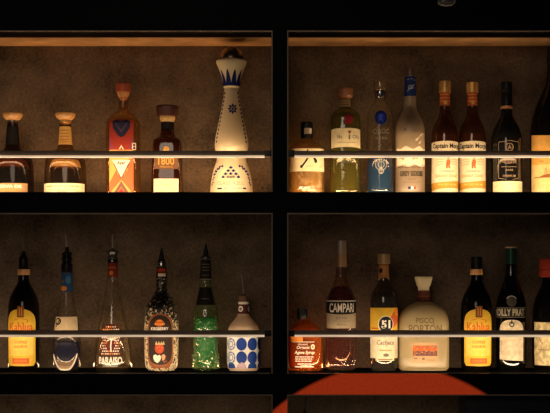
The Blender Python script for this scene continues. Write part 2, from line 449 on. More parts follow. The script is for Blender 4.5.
def rail(side, row, label):
    y0 = 0.022
    xa, xb = (XL, PX(264.5, y0)) if side == 'l' else (PX(294.5, y0), XR)
    zc = PZ(row, y0); k = (D + y0) / F
    root = bpy.data.objects.new('retaining_rail', None); COL.objects.link(root); root.location = ((xa + xb) / 2, y0, zc)
    thing(root, label, 'rail', 'bronze rails in front of the bottles')
    h = (xb - xa) / 2
    # bar: flat upper face and a pale strip along its lower edge
    boxes('bar', [(-h, h, -0.004, 0.006, 0.02 * k, 4.6 * k)], RAIL, root, bevel=0.0012)
    boxes('lower_strip', [(-h, h, -0.0035, 0.0055, -2.1 * k, 0)], RAILLOW, root, bevel=0.0008)
    e = MX0 if side == 'l' else MX1; x0, x1 = (h, e - (xa + xb) / 2) if side == 'l' else (e - (xa + xb) / 2, -h)
    boxes('end_bracket', [(x0, x1, -0.006, 0.008, -1.5 * k, 5.0 * k)], BLACK_PLASTIC, root, bevel=0.0008)
rail('l', 155.5, 'bronze rail across the upper left row, passing the tall white ceramic bottle')
rail('r', 155.5, 'bronze rail across the upper right row of clear and amber bottles')
rail('l', 334.8, 'bronze rail across the lower left row of bottles with pour spouts')
rail('r', 334.8, 'bronze rail across the lower right row, above the red arc')

# small spotlight on the header
def spotlight():
    c = bpy.data.objects.new('spotlight', None); COL.objects.link(c)
    x, z = PX(446), PZ(2.5)
    c.location = (x, 0, z); thing(c, 'small round grey spotlight on the black header above the right bay', 'light')
    def ring(name, prof, mat):
        bm = bmesh.new(); rs = []
        for (r, yy) in prof: rs.append([bm.verts.new((r * math.cos(2 * PI * i / 32), yy, 0.5 * r * math.sin(2 * PI * i / 32))) for i in range(32)])
        for a, b in zip(rs[:-1], rs[1:]):
            for i in range(32): bm.faces.new((a[i], a[(i + 1) % 32], b[(i + 1) % 32], b[i]))
        bm.faces.new(rs[0]); bm.faces.new(rs[-1])
        return from_bm(name, bm, mat, c)
    ring('housing', [(0.019, 0), (0.022, -0.004), (0.0225, -0.016), (0.020, -0.018), (0.0165, -0.0165)], pbr('grey_housing', (0.16, 0.15, 0.14), rough=0.5))
    ring('lens', [(0.0155, -0.0167), (0.014, -0.0195), (0.009, -0.021), (0.003, -0.0215)], pbr('spot_lens', (0.09, 0.09, 0.09), rough=0.25))
spotlight()

GUL, GUR, GLL, GLR = 'bottles on the upper left shelf', 'bottles on the upper right shelf', 'bottles on the lower left shelf', 'bottles on the lower right shelf'
WOODCAP = milky('pale_wood_cap', (0.75, 0.4, 0.14), trans=0.3, noise=0.3, nscale=150)
GOLD = pbr('gold_foil', (0.8, 0.5, 0.2), rough=0.35, metal=0.7)
COPPER = pbr('copper_foil', (0.7, 0.33, 0.14), rough=0.38, metal=0.6)

# ================================================================== UPPER LEFT
def squat_tequila(cx, dark, label):
    b = Bottle('tequila_bottle', cx, 'U', label, GUL, y=0.115)
    g = glass('smoked_amber_glass', tint=(0.3, 0.15, 0.08), edge=(0.08, 0.03, 0.015), refl=0.12, haze=0.01) if dark else glass('warm_clear_glass', tint=(0.72, 0.58, 0.38), edge=(0.26, 0.17, 0.08), refl=0.14, haze=0.01)
    P = [(121, 4.6), (121, 5.2), (127, 5.6), (146, 6.8), (150, 9), (152, 16), (158, 19.5), (170, 20.4), (180, 20.6), (180, 20.6), (194, 20.6), (195.5, 20.4), (195.5, 18)]
    b.body('glass_body', P, g, n=2.5)
    liq = glass('dark_amber_liquid' if dark else 'golden_liquid', tint=(0.25, 0.07, 0.03) if dark else (0.5, 0.32, 0.12), edge=(0.1, 0.03, 0.01) if dark else (0.3, 0.16, 0.05), refl=0.2, haze=0.004, hcol=(0.25, 0.06, 0.02) if dark else (0.4, 0.24, 0.08))
    b.lathe('liquid', [(159.5, 3), (159.5, 9), (160, 12.5), (164, 14.2), (172, 14.8), (193, 14.8), (194, 13)], liq, n=2.5)
    if dark:  # bright ring stands in for the highlight round the liquid top
        rim = b.lathe('liquid_rim_highlight', [(158.6, 9.6), (158.6, 12.2), (160.5, 13.8), (166, 15), (166, 14.4), (160.7, 13.2)], milky('amber_rim_highlight', (0.85, 0.4, 0.12), trans=0.4), n=2.5, it=1, capt=False, capb=False)
    else:
        rim = b.lathe('liquid_rim_highlight', [(158.6, 9.6), (158.6, 12.2), (160.5, 13.8), (166, 15), (166, 14.4), (160.7, 13.2)], milky('pale_rim_highlight', (0.85, 0.65, 0.35), trans=0.4), n=2.5, it=1, capt=False, capb=False)
    b.lathe('cap', [(112.2, 7), (112.2, 9.8), (113.4, 10), (116, 9.2), (119, 6.8), (119.6, 5.2), (119.6, 3)], WOODCAP, it=1)
    b.lathe('collar', [(119.6, 4), (119.6, 5.4), (121.4, 5.6), (123.5, 5.2), (123.5, 4)], GOLD if not dark else STEEL, it=1)
    nl = b.label()
    nl.rect(-11, 11, 126.5, 144.5, PAPER_K if dark else paper('gold', (0.75, 0.45, 0.13)))
    if not dark:
        for r in (130, 133, 136, 139): nl.rect(-4.2, 4.2, r, r + 0.7, INK_BR, 1)
        nl.text('TEQUILA', 0, 141.6, 8, 1.6, INK_BR, 1)
    nl.done('neck_label')
    l = b.label()
    if dark:
        l.shape(-30, 20, 183.2, 194, paper('bronze', (0.5, 0.28, 0.12)))
        l.text('RESERVA DE', -2, 186.3, 30, 3.0, INK_W, 1, bold=0.03); l.text('DON JULIO', -2, 190.6, 30, 2.8, INK_G, 1, bold=0.02)
    else:
        l.shape(-27, 27, 183.2, 194, PAPER_C)
        l.text('RESERVA DE DON JULIO', 0, 186.4, 34, 1.9, INK_BR, 1, bold=0.02); l.rect(-15, 15, 189.4, 189.8, INK_GR, 1); l.text('TEQUILA', 0, 191.6, 11, 1.3, INK_GR, 1)
    l.done('label')
squat_tequila(11.5, True, 'squat dark amber bottle with black neck and wooden cap at the left edge')
squat_tequila(64.5, False, 'squat clear tequila bottle with gold neck label and pale wooden cap')

def painted_bottle():
    b = Bottle('tequila_bottle', 122.7, 'U', 'square clear bottle painted with red and yellow chevrons and a dark blue heart', GUL, y=0.115)
    P = [(97, 4.6), (108, 4.8), (111, 5.4), (113.5, 10), (118, 15), (121, 16.2), (124, 16.6), (190, 16.8), (194.5, 16.5), (195.5, 15)]
    P = [(p, h, None, 2.2 if p < 112 else 4.0) for p, h in P]
    b.body('glass_body', P, glass('honey_glass', tint=(0.85, 0.7, 0.48), edge=(0.42, 0.25, 0.1), refl=0.2, haze=0.03, hcol=(0.9, 0.5, 0.2)))
    b.lathe('cap', [(82.6, 6.4), (82.6, 7.4), (84, 7.6), (91, 7.2), (91.5, 6.5)], pbr('red_brown_cap', (0.35, 0.07, 0.03), rough=0.45, noise=0.2), it=1)
    b.lathe('collar', [(91.4, 5.8), (92.5, 6.1), (95, 5.6), (98.5, 3.9), (99.5, 3.4)], milky('amber_cork', (0.9, 0.55, 0.2), trans=0.5), it=1)
    l = b.label()
    red, ora, yel, blu = ink('chili', (0.36, 0.04, 0.025)), ink('coral', (0.62, 0.14, 0.05)), ink('marigold', (0.7, 0.42, 0.12)), ink('night_blue', (0.025, 0.022, 0.06))
    l.shape(-12, 12, lambda u: 119 + abs(u) * 0.15, 150, red)
    l.shape(-12, 12, 150, 194, yel)
    # chevrons of the lower half
    for (r, t, m) in ((171, 9, ora), (181, 6, ink('mauve', (0.2, 0.08, 0.06))), (187.5, 5, red)):
        for s in (-1, 1):
            l.poly([(0, r), (s * 12, r + 19 if r + 19 < 194 else 194), (s * 12, min(194, r + 19 + t)), (0, min(194, r + t))] if r + 19 < 194 else [(0, r), (s * (194 - r) / 1.6, 194), (s * max(0, (194 - r - t) / 1.6), 194), (0, min(194, r + t))], m, 1)
    for s in (-1, 1):
        l.poly([(s * 6, 160), (s * 12, 158), (s * 12, 186), (s * 6, 172)], ora if s > 0 else yel, 1)
        l.poly([(s * 2, 178), (s * 5, 170), (s * 11.8, 183), (s * 11.8, 192)], ora, 2)
        l.poly([(s * 12, 135), (s * 12, 149), (s * 7, 149)], ink('violet', (0.3, 0.05, 0.12)), 1)
    # dark heart
    l.poly([(-9, 122), (-5, 119.6), (0, 121.5), (5, 119.6), (9, 122), (8.5, 128), (3, 136), (0, 137.5), (-3, 136), (-8.5, 128)], blu, 1)
    l.poly([(-6, 122), (0, 130), (6, 122), (6, 124), (0, 133), (-6, 124)], ink('slate_violet', (0.09, 0.06, 0.11)), 2)
    l.poly([(-2.6, 149.5), (0, 145), (2.6, 149.5), (1.4, 149.5), (0, 147), (-1.4, 149.5)], INK_W, 2)
    l.stroke([(10.8, 143.4), (14.4, 143.4), (14.4, 149.6), (11, 149.6), (11, 143.4)], 0.8, INK_W, 2); l.stroke([(11.5, 146.5), (13.2, 146.5)], 0.7, INK_W, 2)
    # name in a white V
    l.poly([(-9, 160), (9, 160), (0.3, 178), (-0.3, 178)], INK_W, 3)
    l.stroke([(-7.5, 163.5), (-0.2, 178.3)], 0.8, INK_K, 4); l.stroke([(7.5, 163.5), (0.2, 178.3)], 0.8, INK_K, 4)
    l.text('Ayer', 0, 163.4, 8.4, 4.2, INK_K, 5, bold=0.02)
    l.done('painted_label')
painted_bottle()

def dark_square_tequila():
    b = Bottle('tequila_bottle', 167, 'U', 'dark brown tapered square bottle with broad cap and cream paper label', GUL, y=0.115)
    P = [(118, 5.8, None, 2), (128, 6, None, 2), (133, 7.2, None, 2.4), (136, 8, None, 3), (138.5, 13.2, None, 4), (141, 14.3, None, 5), (180, 15.6, None, 5), (193, 16, None, 5), (195.5, 15.4, None, 5)]
    b.body('glass_body', P, glass('brown_glass', tint=(0.4, 0.18, 0.08), edge=(0.15, 0.05, 0.02), refl=0.25, haze=0.05, hcol=(0.5, 0.15, 0.05)))
    b.lathe('liquid', [(141, 9, None, 4), (142, 13, None, 5), (180, 14.2, None, 5), (193, 14.4, None, 5)], glass('brown_liquid', tint=(0.3, 0.09, 0.03), edge=(0.12, 0.03, 0.01), refl=0.1, haze=0.15, hcol=(0.3, 0.09, 0.03)), it=1)
    b.lathe('cap', [(104.6, 10), (104.8, 11), (106, 11.3), (115, 10.6), (115.4, 9.5)], pbr('oxblood_cap', (0.06, 0.018, 0.012), rough=0.4), it=1, n=3)
    b.lathe('stopper', [(115.4, 7.6), (118, 7.8), (121, 6.6), (122, 5.2)], milky('lit_cork', (0.85, 0.55, 0.22), trans=0.4, noise=0.3, nscale=120), it=1)
    b.lathe('neck_band', [(121.5, 5.6), (121.5, 6.4), (129, 6.6), (129, 5.6)], PAPER_K, it=0)
    l = b.label()
    l.rect(-12, 12, 156, 169, ink('smoke', (0.16, 0.07, 0.03)), 0)
    l.text('1800', 0, 161.2, 16, 7.6, INK_G, 1, bold=0.02); l.text('TEQUILA', 0, 167, 13, 1.7, INK_G, 1)
    l.disc(0, 149.5, 3, 3.2, INK_G, 1)
    l.rect(-12.4, 12.4, 178.8, 194, PAPER_C, 0)
    l.text('Reserva', -1, 184.5, 12, 2.6, ink('fawn', (0.68, 0.52, 0.3)), 1, shear=0.3); l.rect(-8, 8, 188.4, 188.8, ink('fawn', (0.68, 0.52, 0.3)), 1)
    l.done('label')
dark_square_tequila()

def ceramic():
    b = Bottle('tequila_bottle', 231.3, 'U', 'tall white ceramic bottle hand-painted in dark blue with a flared cap', GUL, y=0.115)
    CER = milky('white_ceramic', (0.85, 0.73, 0.5), trans=0.3, rough=0.2, gloss=0.08)
    P = [(86, 6.8), (89, 7.2), (96, 8), (106, 9.8), (120, 12.6), (133, 15.6), (141, 16.8), (146, 16.8), (151, 15.4), (156, 14.4), (161, 15.2), (168, 18), (180, 20.4), (190, 21.4), (194, 21.6), (195.5, 20.5)]
    b.body('ceramic_body', P, CER)
    l = b.label()
    B = INK_B
    # flower
    for i in range(8):
        a = i * PI / 4; c, s = math.cos(a), math.sin(a)
        l.poly([(1.6 + 1.2 * c, 108.8 + 1.2 * s), (1.6 + 3.2 * c - 1.3 * s, 108.8 + 3.2 * s + 1.3 * c), (1.6 + 5.2 * c, 108.8 + 5.6 * s), (1.6 + 3.2 * c + 1.3 * s, 108.8 + 3.2 * s - 1.3 * c)], B, 1)
    l.disc(1.6, 108.8, 1.2, 1.2, B, 1, seg=10)
    # dotted chains down the sides
    for s in (-1, 1):
        for j in range(13):
            r = 92 + j * 4.0; a = b.at(b.z(r))[0] / b.k
            l.poly([(s * a * 1.1 - 1.2, r), (s * a * 1.1 + 1, r - 0.8), (s * a * 1.1 + 1.4, r + 1.6), (s * a * 1.1 - 1, r + 2.2)], B, 1)
        for (u, r) in ((9, 166), (12, 166.5), (13, 168.5), (15, 168.6), (16.5, 171), (18.4, 170.6), (19, 173.5), (21, 174), (20.5, 177), (22.5, 179), (22, 182), (24, 184)):
            l.poly([(s * u - 1.5, r), (s * u, r - 1.4), (s * u + 1.6, r), (s * u, r + 1.4)], B, 1)
    # triangle of petals on the foot
    for row in range(4):
        for i in range(row + 1):
            u = (i - row / 2) * 5.2; r = 167.4 + row * 3.1
            if 0 < i < row and row == 3: m = INK_GR
            else: m = B
            l.poly([(u - 2.2, r + 0.7), (u - 0.2, r - 1.5), (u + 2.2, r + 0.5), (u, r + 1.6)], m, 1)
    l.disc(0, 177.2, 1.6, 1.3, INK_GR, 1, seg=10)
    l.text('CLASE AZUL', 0, 183.2, 29, 3.6, ink('azure_grey', (0.3, 0.26, 0.24)), 1, space=1.15, bold=0.0)
    l.rect(-14.5, -9, 187.6, 189.2, B, 1); l.rect(12.6, 16.5, 187.4, 189, B, 1); l.text('TEQUILA REPOSADO', 1.8, 188.3, 20, 1.2, B, 1)
    l.onto(b.bo)
    cap = b.lathe('cap', [(58.6, 12), (58.2, 15), (59.2, 15.6), (62, 14.8), (70, 11.6), (78, 9), (84.5, 8.2), (87, 7.9), (87.8, 6.6)], CER, it=1)
    # blue flames on the cup: own small profile
    save = b.prof
    b.prof = sorted(b.fix([(58.2, 15), (59.2, 15.6), (62, 14.8), (70, 11.6), (78, 9), (84.5, 8.2), (87, 7.9)], 1), key=lambda p: p[0])
    c = b.label()
    for i in range(10):
        a = (i + 0.5) * 2 * PI / 10 - PI
        if abs(a) > 2.4: continue
        pts_l = []
        n = 7
        for j in range(n):   # strips keep the flame on the flare
            r0, r1 = 68.5 + j * 15 / n, 68.5 + (j + 1) * 15 / n
            w0, w1 = (j / n) ** 0.8 * 0.33, ((j + 1) / n) ** 0.8 * 0.33
            h0 = b.at(b.z(r0))[0] / b.k; h1 = b.at(b.z(r1))[0] / b.k
            c.poly([((a - w0) * h0, r0), ((a + w0) * h0 + .02, r0), ((a + w1) * h1, r1), ((a - w1) * h1, r1)], INK_B, 1)
    c.rect(-24, 24, 83, 85.6, INK_B, 1)
    c.onto(cap); b.prof = save
    b.lathe('stopper_dome', [(46.6, 2), (46.8, 5), (49, 9), (53, 11.6), (58.5, 12.6), (58.6, 10)], pbr('dark_metal_dome', (0.3, 0.22, 0.15), rough=0.28, metal=0.9), it=2)
ceramic()

# ================================================================== UPPER RIGHT
def gin():
    b = Bottle('gin_bottle', 307, 'U', 'short wide clear gin bottle with black cap and brushed characters on cream label', GUR)
    P = [(136, 5, None, 2), (139, 5.4, None, 2), (141, 8, None, 2.2), (144, 14, None, 2.8), (148, 17, None, 3), (152, 17.6, None, 3), (193, 17.7, None, 3), (195.5, 17)]
    b.body('glass_body', P, glass('gin_glass', tint=(0.92, 0.84, 0.6), edge=(0.6, 0.45, 0.2), refl=0.25, haze=0.12, hcol=(0.9, 0.65, 0.28), bump=0.35, bscale=160))
    b.lathe('liquid', [(147.6, 8, None, 3), (147.8, 15.4, None, 3), (150, 16.2, None, 3), (193, 16.2, None, 3)], glass('straw_liquid', tint=(0.9, 0.74, 0.4), edge=(0.7, 0.45, 0.15), refl=0.2, haze=0.22, hcol=(0.9, 0.6, 0.2), bump=0.6, bscale=220), it=1)
    b.lathe('cap', [(121.6, 4.8), (121.6, 5.8), (123, 6.1), (137, 6.1), (138, 5.6)], BLACK_PLASTIC, it=1)
    save = b.prof; b.prof = [(b.z(138), 6.1 * b.k, 6.1 * b.k, 2), (b.z(121), 6.1 * b.k, 6.1 * b.k, 2)]
    c = b.label(); c.rect(-3, 5.5, 128, 134, ink('pewter', (0.45, 0.36, 0.26)), 0); c.rect(2.5, 5.5, 128.5, 133.5, INK_W, 1); c.done('cap_metal_glint'); b.prof = save  # metal patch on the cap, its highlight painted on in white
    l = b.label()
    l.shape(-22, 20.5, 148.4, 171.3, PAPER_C)
    # brushed character: dot, bar and two legs
    l.stroke([(0, 149.6), (0.6, 152)], (1.2, 2.0), INK_K, 1); l.stroke([(-8, 154.6), (9, 153.6)], (1.6, 2.0), INK_K, 1)
    l.stroke([(1.6, 156), (-1.6, 161.4), (-5.6, 166.8)], (1.6, 2.0), INK_K, 1); l.disc(-5.8, 166.6, 1.5, 1.6, INK_K, 1, seg=10)
    l.stroke([(5.4, 156), (8.6, 161)], (1.6, 3.0), INK_K, 1); l.disc(8.4, 161.4, 1.5, 1.8, INK_K, 1, seg=10)
    l.text('ROKU', 2.6, 166.0, 8.5, 1.8, ink('soft_grey', (0.5, 0.42, 0.3)), 1, space=1.3); l.text('GIN', 13.5, 166.4, 3, 2.2, ink('soft_grey', (0.5, 0.42, 0.3)), 1)
    l.done('label')
gin()

def green_seal():
    b = Bottle('spirit_bottle', 345.6, 'U', 'olive green bottle with red wax seal above a plain cream label', GUR)
    P = [(97, 4.6), (106, 5.2), (108, 6.5), (110.5, 12), (114, 14.6), (118, 15.3), (150, 15.5), (193, 15.6), (195.5, 15)]
    P = [(p, h, None, 2 if p < 108 else 2.6) for p, h in P]
    b.body('glass_body', P, glass('olive_glass', tint=(0.66, 0.68, 0.36), edge=(0.2, 0.2, 0.06), refl=0.25, haze=0.08, hcol=(0.55, 0.5, 0.15), bump=0.12, bscale=90))
    b.lathe('liquid', [(113, 8, None, 2.6), (114, 13, None, 2.6), (120, 14, None, 2.6), (193, 14.2, None, 2.6)], glass('olive_liquid', tint=(0.75, 0.7, 0.32), edge=(0.4, 0.36, 0.1), refl=0.1, haze=0.12, hcol=(0.45, 0.38, 0.1)), it=1)
    b.lathe('cap', [(87.4, 6.6), (87.4, 7.7), (88.6, 8), (95.5, 7.9), (97, 6.4), (98.5, 5)], milky('russet_wood_cap', (0.4, 0.16, 0.07), trans=0.2, noise=0.3, nscale=140), it=1)
    nl = b.label(); nl.rect(-12, 12, 99.6, 106.8, paper('tan', (0.75, 0.52, 0.3))); nl.rect(-4, 4, 101.8, 102.4, INK_BR, 1); nl.rect(-4, 4, 104.4, 105, INK_BR, 1); nl.done('neck_label')
    l = b.label()
    l.shape(-17.6, 17.6, lambda u: 128 + u * u * 0.004, lambda u: 147 + u * u * 0.004, PAPER_C)
    l.text('No', -6.5, 136.6, 5, 4.0, INK_GR, 1, bold=0.02); l.text('I', 3.2, 137, 1.6, 4.6, INK_GR, 1, bold=0.03); l.text('CRU', 10.5, 136.8, 8, 3.4, INK_GR, 1)
    l.disc(3.4, 132, 1.4, 1.6, INK_BR, 1, seg=8)
    for s in (-1, 1): l.stroke([(3.4, 134), (3.4 + s * 1.8, 130.6)], 0.6, INK_BR, 1)
    l.rect(-9, 9, 142.2, 142.6, INK_GR, 1); l.done('label')
    s = b.label(off=0.0008)
    s.disc(2.4, 119, 4.6, 5.2, ink('wax_red', (0.24, 0.014, 0.018)), 0); s.disc(2.4, 119, 3.4, 3.9, ink('deep_wax', (0.25, 0.01, 0.02)), 2, hole=0.7); s.disc(2.4, 119, 1.2, 1.5, ink('deep_wax', (0.25, 0.01, 0.02)), 2, seg=10)
    s.done('wax_seal')
green_seal()

def blue_disc_vodka():
    b = Bottle('vodka_bottle', 380.5, 'U', 'slim clear vodka bottle with a round blue emblem on its shoulder', GUR)
    P = [(96, 4.6), (101, 5), (103.5, 7.5), (107, 11), (112, 12.6), (120, 13.2), (193, 13.6), (195.5, 13)]
    b.body('glass_body', P, glass('blue_tinged_glass', tint=(0.95, 0.95, 0.93), edge=(0.5, 0.44, 0.34), refl=0.14, haze=0.03, hcol=(0.8, 0.6, 0.35)))
    b.lathe('liquid', [(158, 8), (158, 12), (165, 12.8), (193, 13), (194.5, 12)], glass('blue_liquid', tint=(0.1, 0.3, 0.45), edge=(0.03, 0.12, 0.22), refl=0.03, haze=0.8, hcol=(0.008, 0.07, 0.19)), it=1)
    b.lathe('cap', [(79.6, 5.6), (79.6, 6.3), (81, 6.6), (89, 6.3), (90, 5.4)], glass('cap_glass', tint=(0.75, 0.68, 0.55), edge=(0.3, 0.24, 0.16), refl=0.4, haze=0.2, hcol=(0.8, 0.55, 0.3)), it=1)
    b.lathe('collar', [(89.6, 4), (89.8, 5.5), (91, 5.8), (96, 5.4), (97.5, 4.6)], STEEL, it=1)
    e = b.label(off=0.0006)
    e.disc(-0.3, 117.6, 6.2, 7.1, ink('emblem_blue', (0.01, 0.022, 0.22)), 0, seg=28); e.disc(-0.3, 117.6, 5.4, 6.2, ink('emblem_dark', (0.004, 0.008, 0.08)), 1, seg=28, hole=0.82)
    e.poly([(-2.6, 115.2), (0, 113.6), (2.2, 115.4), (0.6, 118), (1.6, 121), (-0.8, 119.4), (-2.8, 121.4), (-1.8, 118)], ink('emblem_mid', (0.03, 0.07, 0.5)), 1)
    e.done('emblem')
    l = b.label()
    l.text('CIROC', 0, 131.2, 17, 5.2, INK_GR, 1, bold=0.025); l.stroke([(-4.6, 127.9), (-3.4, 126.8), (-2.2, 127.9)], 0.7, INK_GR, 1); l.text('VODKA', 0, 138.2, 12.5, 3.0, INK_GR, 1, bold=0.02)
    pale = ink('etched', (0.4, 0.44, 0.42))
    l.disc(0, 164.5, 6, 6, pale, 1, hole=0.9, seg=24); l.disc(0, 164.5, 3.4, 3.4, pale, 1, hole=0.8, seg=20)
    l.disc(0, 171, 2.6, 2.8, pale, 1, hole=0.75); l.disc(0, 168, 1, 1, pale, 1, seg=8); l.stroke([(0, 160), (0, 174)], 0.5, pale, 1)
    l.onto(b.bo)
blue_disc_vodka()

def frosted_vodka():
    b = Bottle('vodka_bottle', 410.7, 'U', 'frosted white vodka bottle with blue foil neck and flying geese', GUR)
    FR = milky('frosted_glass', (0.38, 0.29, 0.2), trans=0.5, rough=0.3, gloss=0.08)
    P = [(75, 5), (96, 5.7), (103, 6), (108, 6.6), (114, 9.5), (120, 12.8), (126, 14.4), (133, 14.8), (193, 14.8), (195.5, 14)]
    b.body('frosted_body', P, FR)
    b.lathe('cap', [(67.6, 4.8), (67.6, 5.4), (69, 5.7), (71.4, 5.7), (71.4, 5.4), (75.6, 5.4), (75.8, 5)], [pbr('dark_bronze_cap', (0.12, 0.07, 0.05), rough=0.35, metal=0.3)], it=0)
    nl = b.label(); nl.rect(-18, 18, 76, 96, paper('foil_blue', (0.012, 0.035, 0.17))); nl.rect(-18, 18, 72.4, 75.8, paper('beige', (0.6, 0.42, 0.3)), 2)
    sil = ink('silver_print', (0.4, 0.45, 0.55))
    for (u, r) in ((-3, 79), (1, 78.4), (4, 79.6)): nl.stroke([(u - 1, r), (u, r + 0.9), (u + 1.3, r - 0.2)], 0.5, sil, 1)
    nl.text('GG', 0.4, 87, 6, 4, sil, 1, shear=0.4); nl.stroke([(-4, 91.4), (0, 88.5), (4, 84)], 0.6, sil, 1)
    nl.done('neck_label')
    l = b.label()
    lake = ink('lake_white', (0.85, 0.75, 0.58)); mist = ink('mist', (0.4, 0.3, 0.19)); pk = ink('peak_shadow', (0.22, 0.15, 0.1))
    l.shape(-18, 18, lambda u: 132 + 0.5 * math.sin(u), 166, mist)
    l.shape(-18, 18, lambda u: 158 + 1.6 * math.sin(u * 0.5) + 1.1 * math.sin(u * 1.3), lambda u: 166 - 0.9 * math.sin(u * .4), lake, 1)
    l.shape(-18, 18, lambda u: 147.5 + 1.4 * math.sin(u * 0.45 + 1), 151, lake, 1)
    l.shape(-17, 17, lambda u: 165 - 1.2 * math.sin(u * .6), lambda u: 168 + 0.6 * math.sin(u), pk, 1)
    for (u, r, s) in ((4.5, 139, 1.0), (9.5, 134.8, 0.7), (7.8, 142.4, 0.7)):
        l.poly([(u - 4 * s, r - 2.4 * s), (u - 1 * s, r + 0.2), (u + 5 * s, r - 3.6 * s), (u + 1.2 * s, r + 2.2 * s), (u - 0.8 * s, r + 2.4 * s)], lake, 2); l.stroke([(u - 4 * s, r - 2.0 * s), (u, r + 2.2 * s)], 0.6 * s, pk, 3)
    l.disc(-6.5, 129.5, 1.6, 1.4, pk, 1, seg=8)
    l.text('GREY GOOSE', 0.2, 173.6, 25, 5.2, INK_K, 2, bold=0.03); l.text('VODKA', 0, 179.2, 9, 1.6, pk, 2)
    l.rect(-9, 9, 182, 182.4, pk, 1)
    l.rect(-3.6, -0.8, 186.6, 189.2, INK_B, 2); l.rect(-0.8, 1.8, 186.6, 189.2, INK_W, 2); l.rect(1.8, 4.2, 186.6, 189.2, INK_R, 2)
    l.onto(b.bo)
frosted_vodka()

def spiced_rum(cx, y, dcap, label, twist):
    b = Bottle('rum_bottle', cx, 'U', label, GUR, y=y)
    P = [(92, 4.6), (104, 5), (112, 5.4), (117, 6.6), (122, 9.6), (127, 12), (132, 13), (138, 13.2), (193, 13.2), (195.5, 12.4)]
    b.body('glass_body', P, glass('rum_glass', tint=(0.62, 0.34, 0.16), edge=(0.2, 0.08, 0.03), refl=0.25, haze=0.05, hcol=(0.6, 0.25, 0.08)))
    b.lathe('liquid', [(131.4, 8), (131.6, 12), (136, 12.4), (193, 12.4)], glass('rum_liquid', tint=(0.32, 0.11, 0.03), edge=(0.12, 0.03, 0.01), refl=0.3, haze=0.15, hcol=(0.45, 0.16, 0.04)), it=1)
    b.lathe('cap', [(80.6 + dcap, 5), (80.6 + dcap, 5.7), (82, 6), (86, 6), (86.2, 5.7), (87, 5.7), (87.2, 6), (92, 6), (92, 5)], pbr('amber_gold_cap', (0.75, 0.42, 0.13), rough=0.38, metal=0.6), it=0)
    nl = b.label(off=0.0006); nl.rect(-16, 16, 92, 105.5, paper('brick', (0.42, 0.1, 0.04)))
    for r in (94, 97.4, 100.6): nl.rect(-16, 16, r, r + 0.8, INK_O, 1)
    nl.disc(0, 102.6, 2, 1.8, INK_G, 2, seg=10); nl.done('neck_label')
    l = b.label(); t = twist
    l.shape(t - 22, t + 20, lambda u: 141 + (u - t) ** 2 * 0.003, 194, PAPER_W)
    l.text('Captain Morgan', t + 1, 146.4, 36, 6.4, INK_K, 1, bold=0.03)
    sk = ink('figure_red', (0.5, 0.13, 0.04))
    # the small standing figure and scroll lines round it
    l.poly([(t - 1.6, 163), (t - 0.6, 159.5), (t + 2.2, 159.4), (t + 3, 162), (t + 2.2, 165), (t + 2.6, 168.5), (t + 1, 168.5), (t + 0.6, 165.6), (t - 0.2, 168.5), (t - 1.6, 168.5)], sk, 1); l.disc(t + 0.8, 157.6, 1.2, 1.3, INK_BR, 1, seg=10); l.poly([(t - 1.6, 156.8), (t + 0.8, 155.4), (t + 3.2, 156.8)], sk, 2)
    for s in (-1, 1):
        for j in range(3): l.stroke([(t + s * 4, 160 + j * 2), (t + s * 8, 158.8 + j * 2.6), (t + s * 12, 160 + j * 2.8)], 0.5, INK_G, 1)
    l.text('CARIBBEAN', t, 171.2, 14, 1.5, INK_GR, 1)
    l.text('Spiced Gold', t - 1, 176, 26, 4.4, INK_G, 1, shear=0.35)
    l.shape(t - 22, t + 20, lambda u: 181.6 - 0.07 * (u - t), lambda u: 188.2 - 0.05 * (u - t) + 0.004 * (u - t) ** 2, ink('old_gold', (0.48, 0.24, 0.03)), 1)
    l.text('SPICED RUM', t, 184.6, 20, 2.0, ink('pale_gold', (0.75, 0.5, 0.15)), 2); l.done('label')
spiced_rum(445.6, 0.108, 0, 'amber rum bottle in front of its twin, next to the frosted bottle', 1.0)
spiced_rum(473.2, 0.116, 1.4, 'amber rum bottle, second of twins, next to the black bottle', -1.2)

def dark_crest():
    b = Bottle('liqueur_bottle', 507.6, 'U', 'black bottle with tall black cap, copper ring and narrow glowing cream base label', GUR)
    P = [(104, 4.8), (112, 5.2), (116, 6.2), (121, 9.4), (127, 12.8), (134, 15), (141, 15.6), (193, 15.4), (195.5, 14.8)]
    b.body('glass_body', P, glass('near_black_glass', tint=(0.13, 0.08, 0.05), edge=(0.03, 0.015, 0.01), refl=0.22, haze=0.02))
    b.lathe('liquid', [(128, 8), (129, 12), (136, 14), (193, 14.2)], pbr('black_liquid', (0.006, 0.004, 0.003), rough=0.2), it=1)
    b.lathe('cap', [(81.6, 4.6), (81.6, 5.4), (83, 5.7), (92, 5.6), (92.4, 5.3), (93, 5.6), (105, 5.5), (105.4, 4.8)], BLACK_PLASTIC, it=0)
    b.lathe('ring', [(105.6, 5), (105.6, 6), (108, 6.2), (108.4, 5)], COPPER, it=0)
    l = b.label(); dim = ink('dim_bronze', (0.24, 0.16, 0.1))
    for s in (-1, 1): l.stroke([(s * 11, 142), (s * 11, 178), (s * 3, 179.6)], 0.6, dim, 1)
    l.stroke([(-11, 142), (0, 140.6), (11, 142)], 0.7, dim, 1)
    l.disc(0, 147, 4.2, 4.2, dim, 1, hole=0.75); l.poly([(-2, 148.6), (0, 144.4), (2, 148.6)], dim, 1)
    l.text('RESERVE', 0, 162.2, 14, 3.2, dim, 1, arch=-1.0); l.stroke([(-8, 166.8), (8, 166.8)], 0.4, dim, 1); l.text('RARE', 0, 170, 7, 1.8, dim, 1); l.text('PREMIUM', 0, 176, 13, 2.2, dim, 1)
    l.rect(-19, 19, 181.2, 194, PAPER_C, 1); l.done('label')
dark_crest()

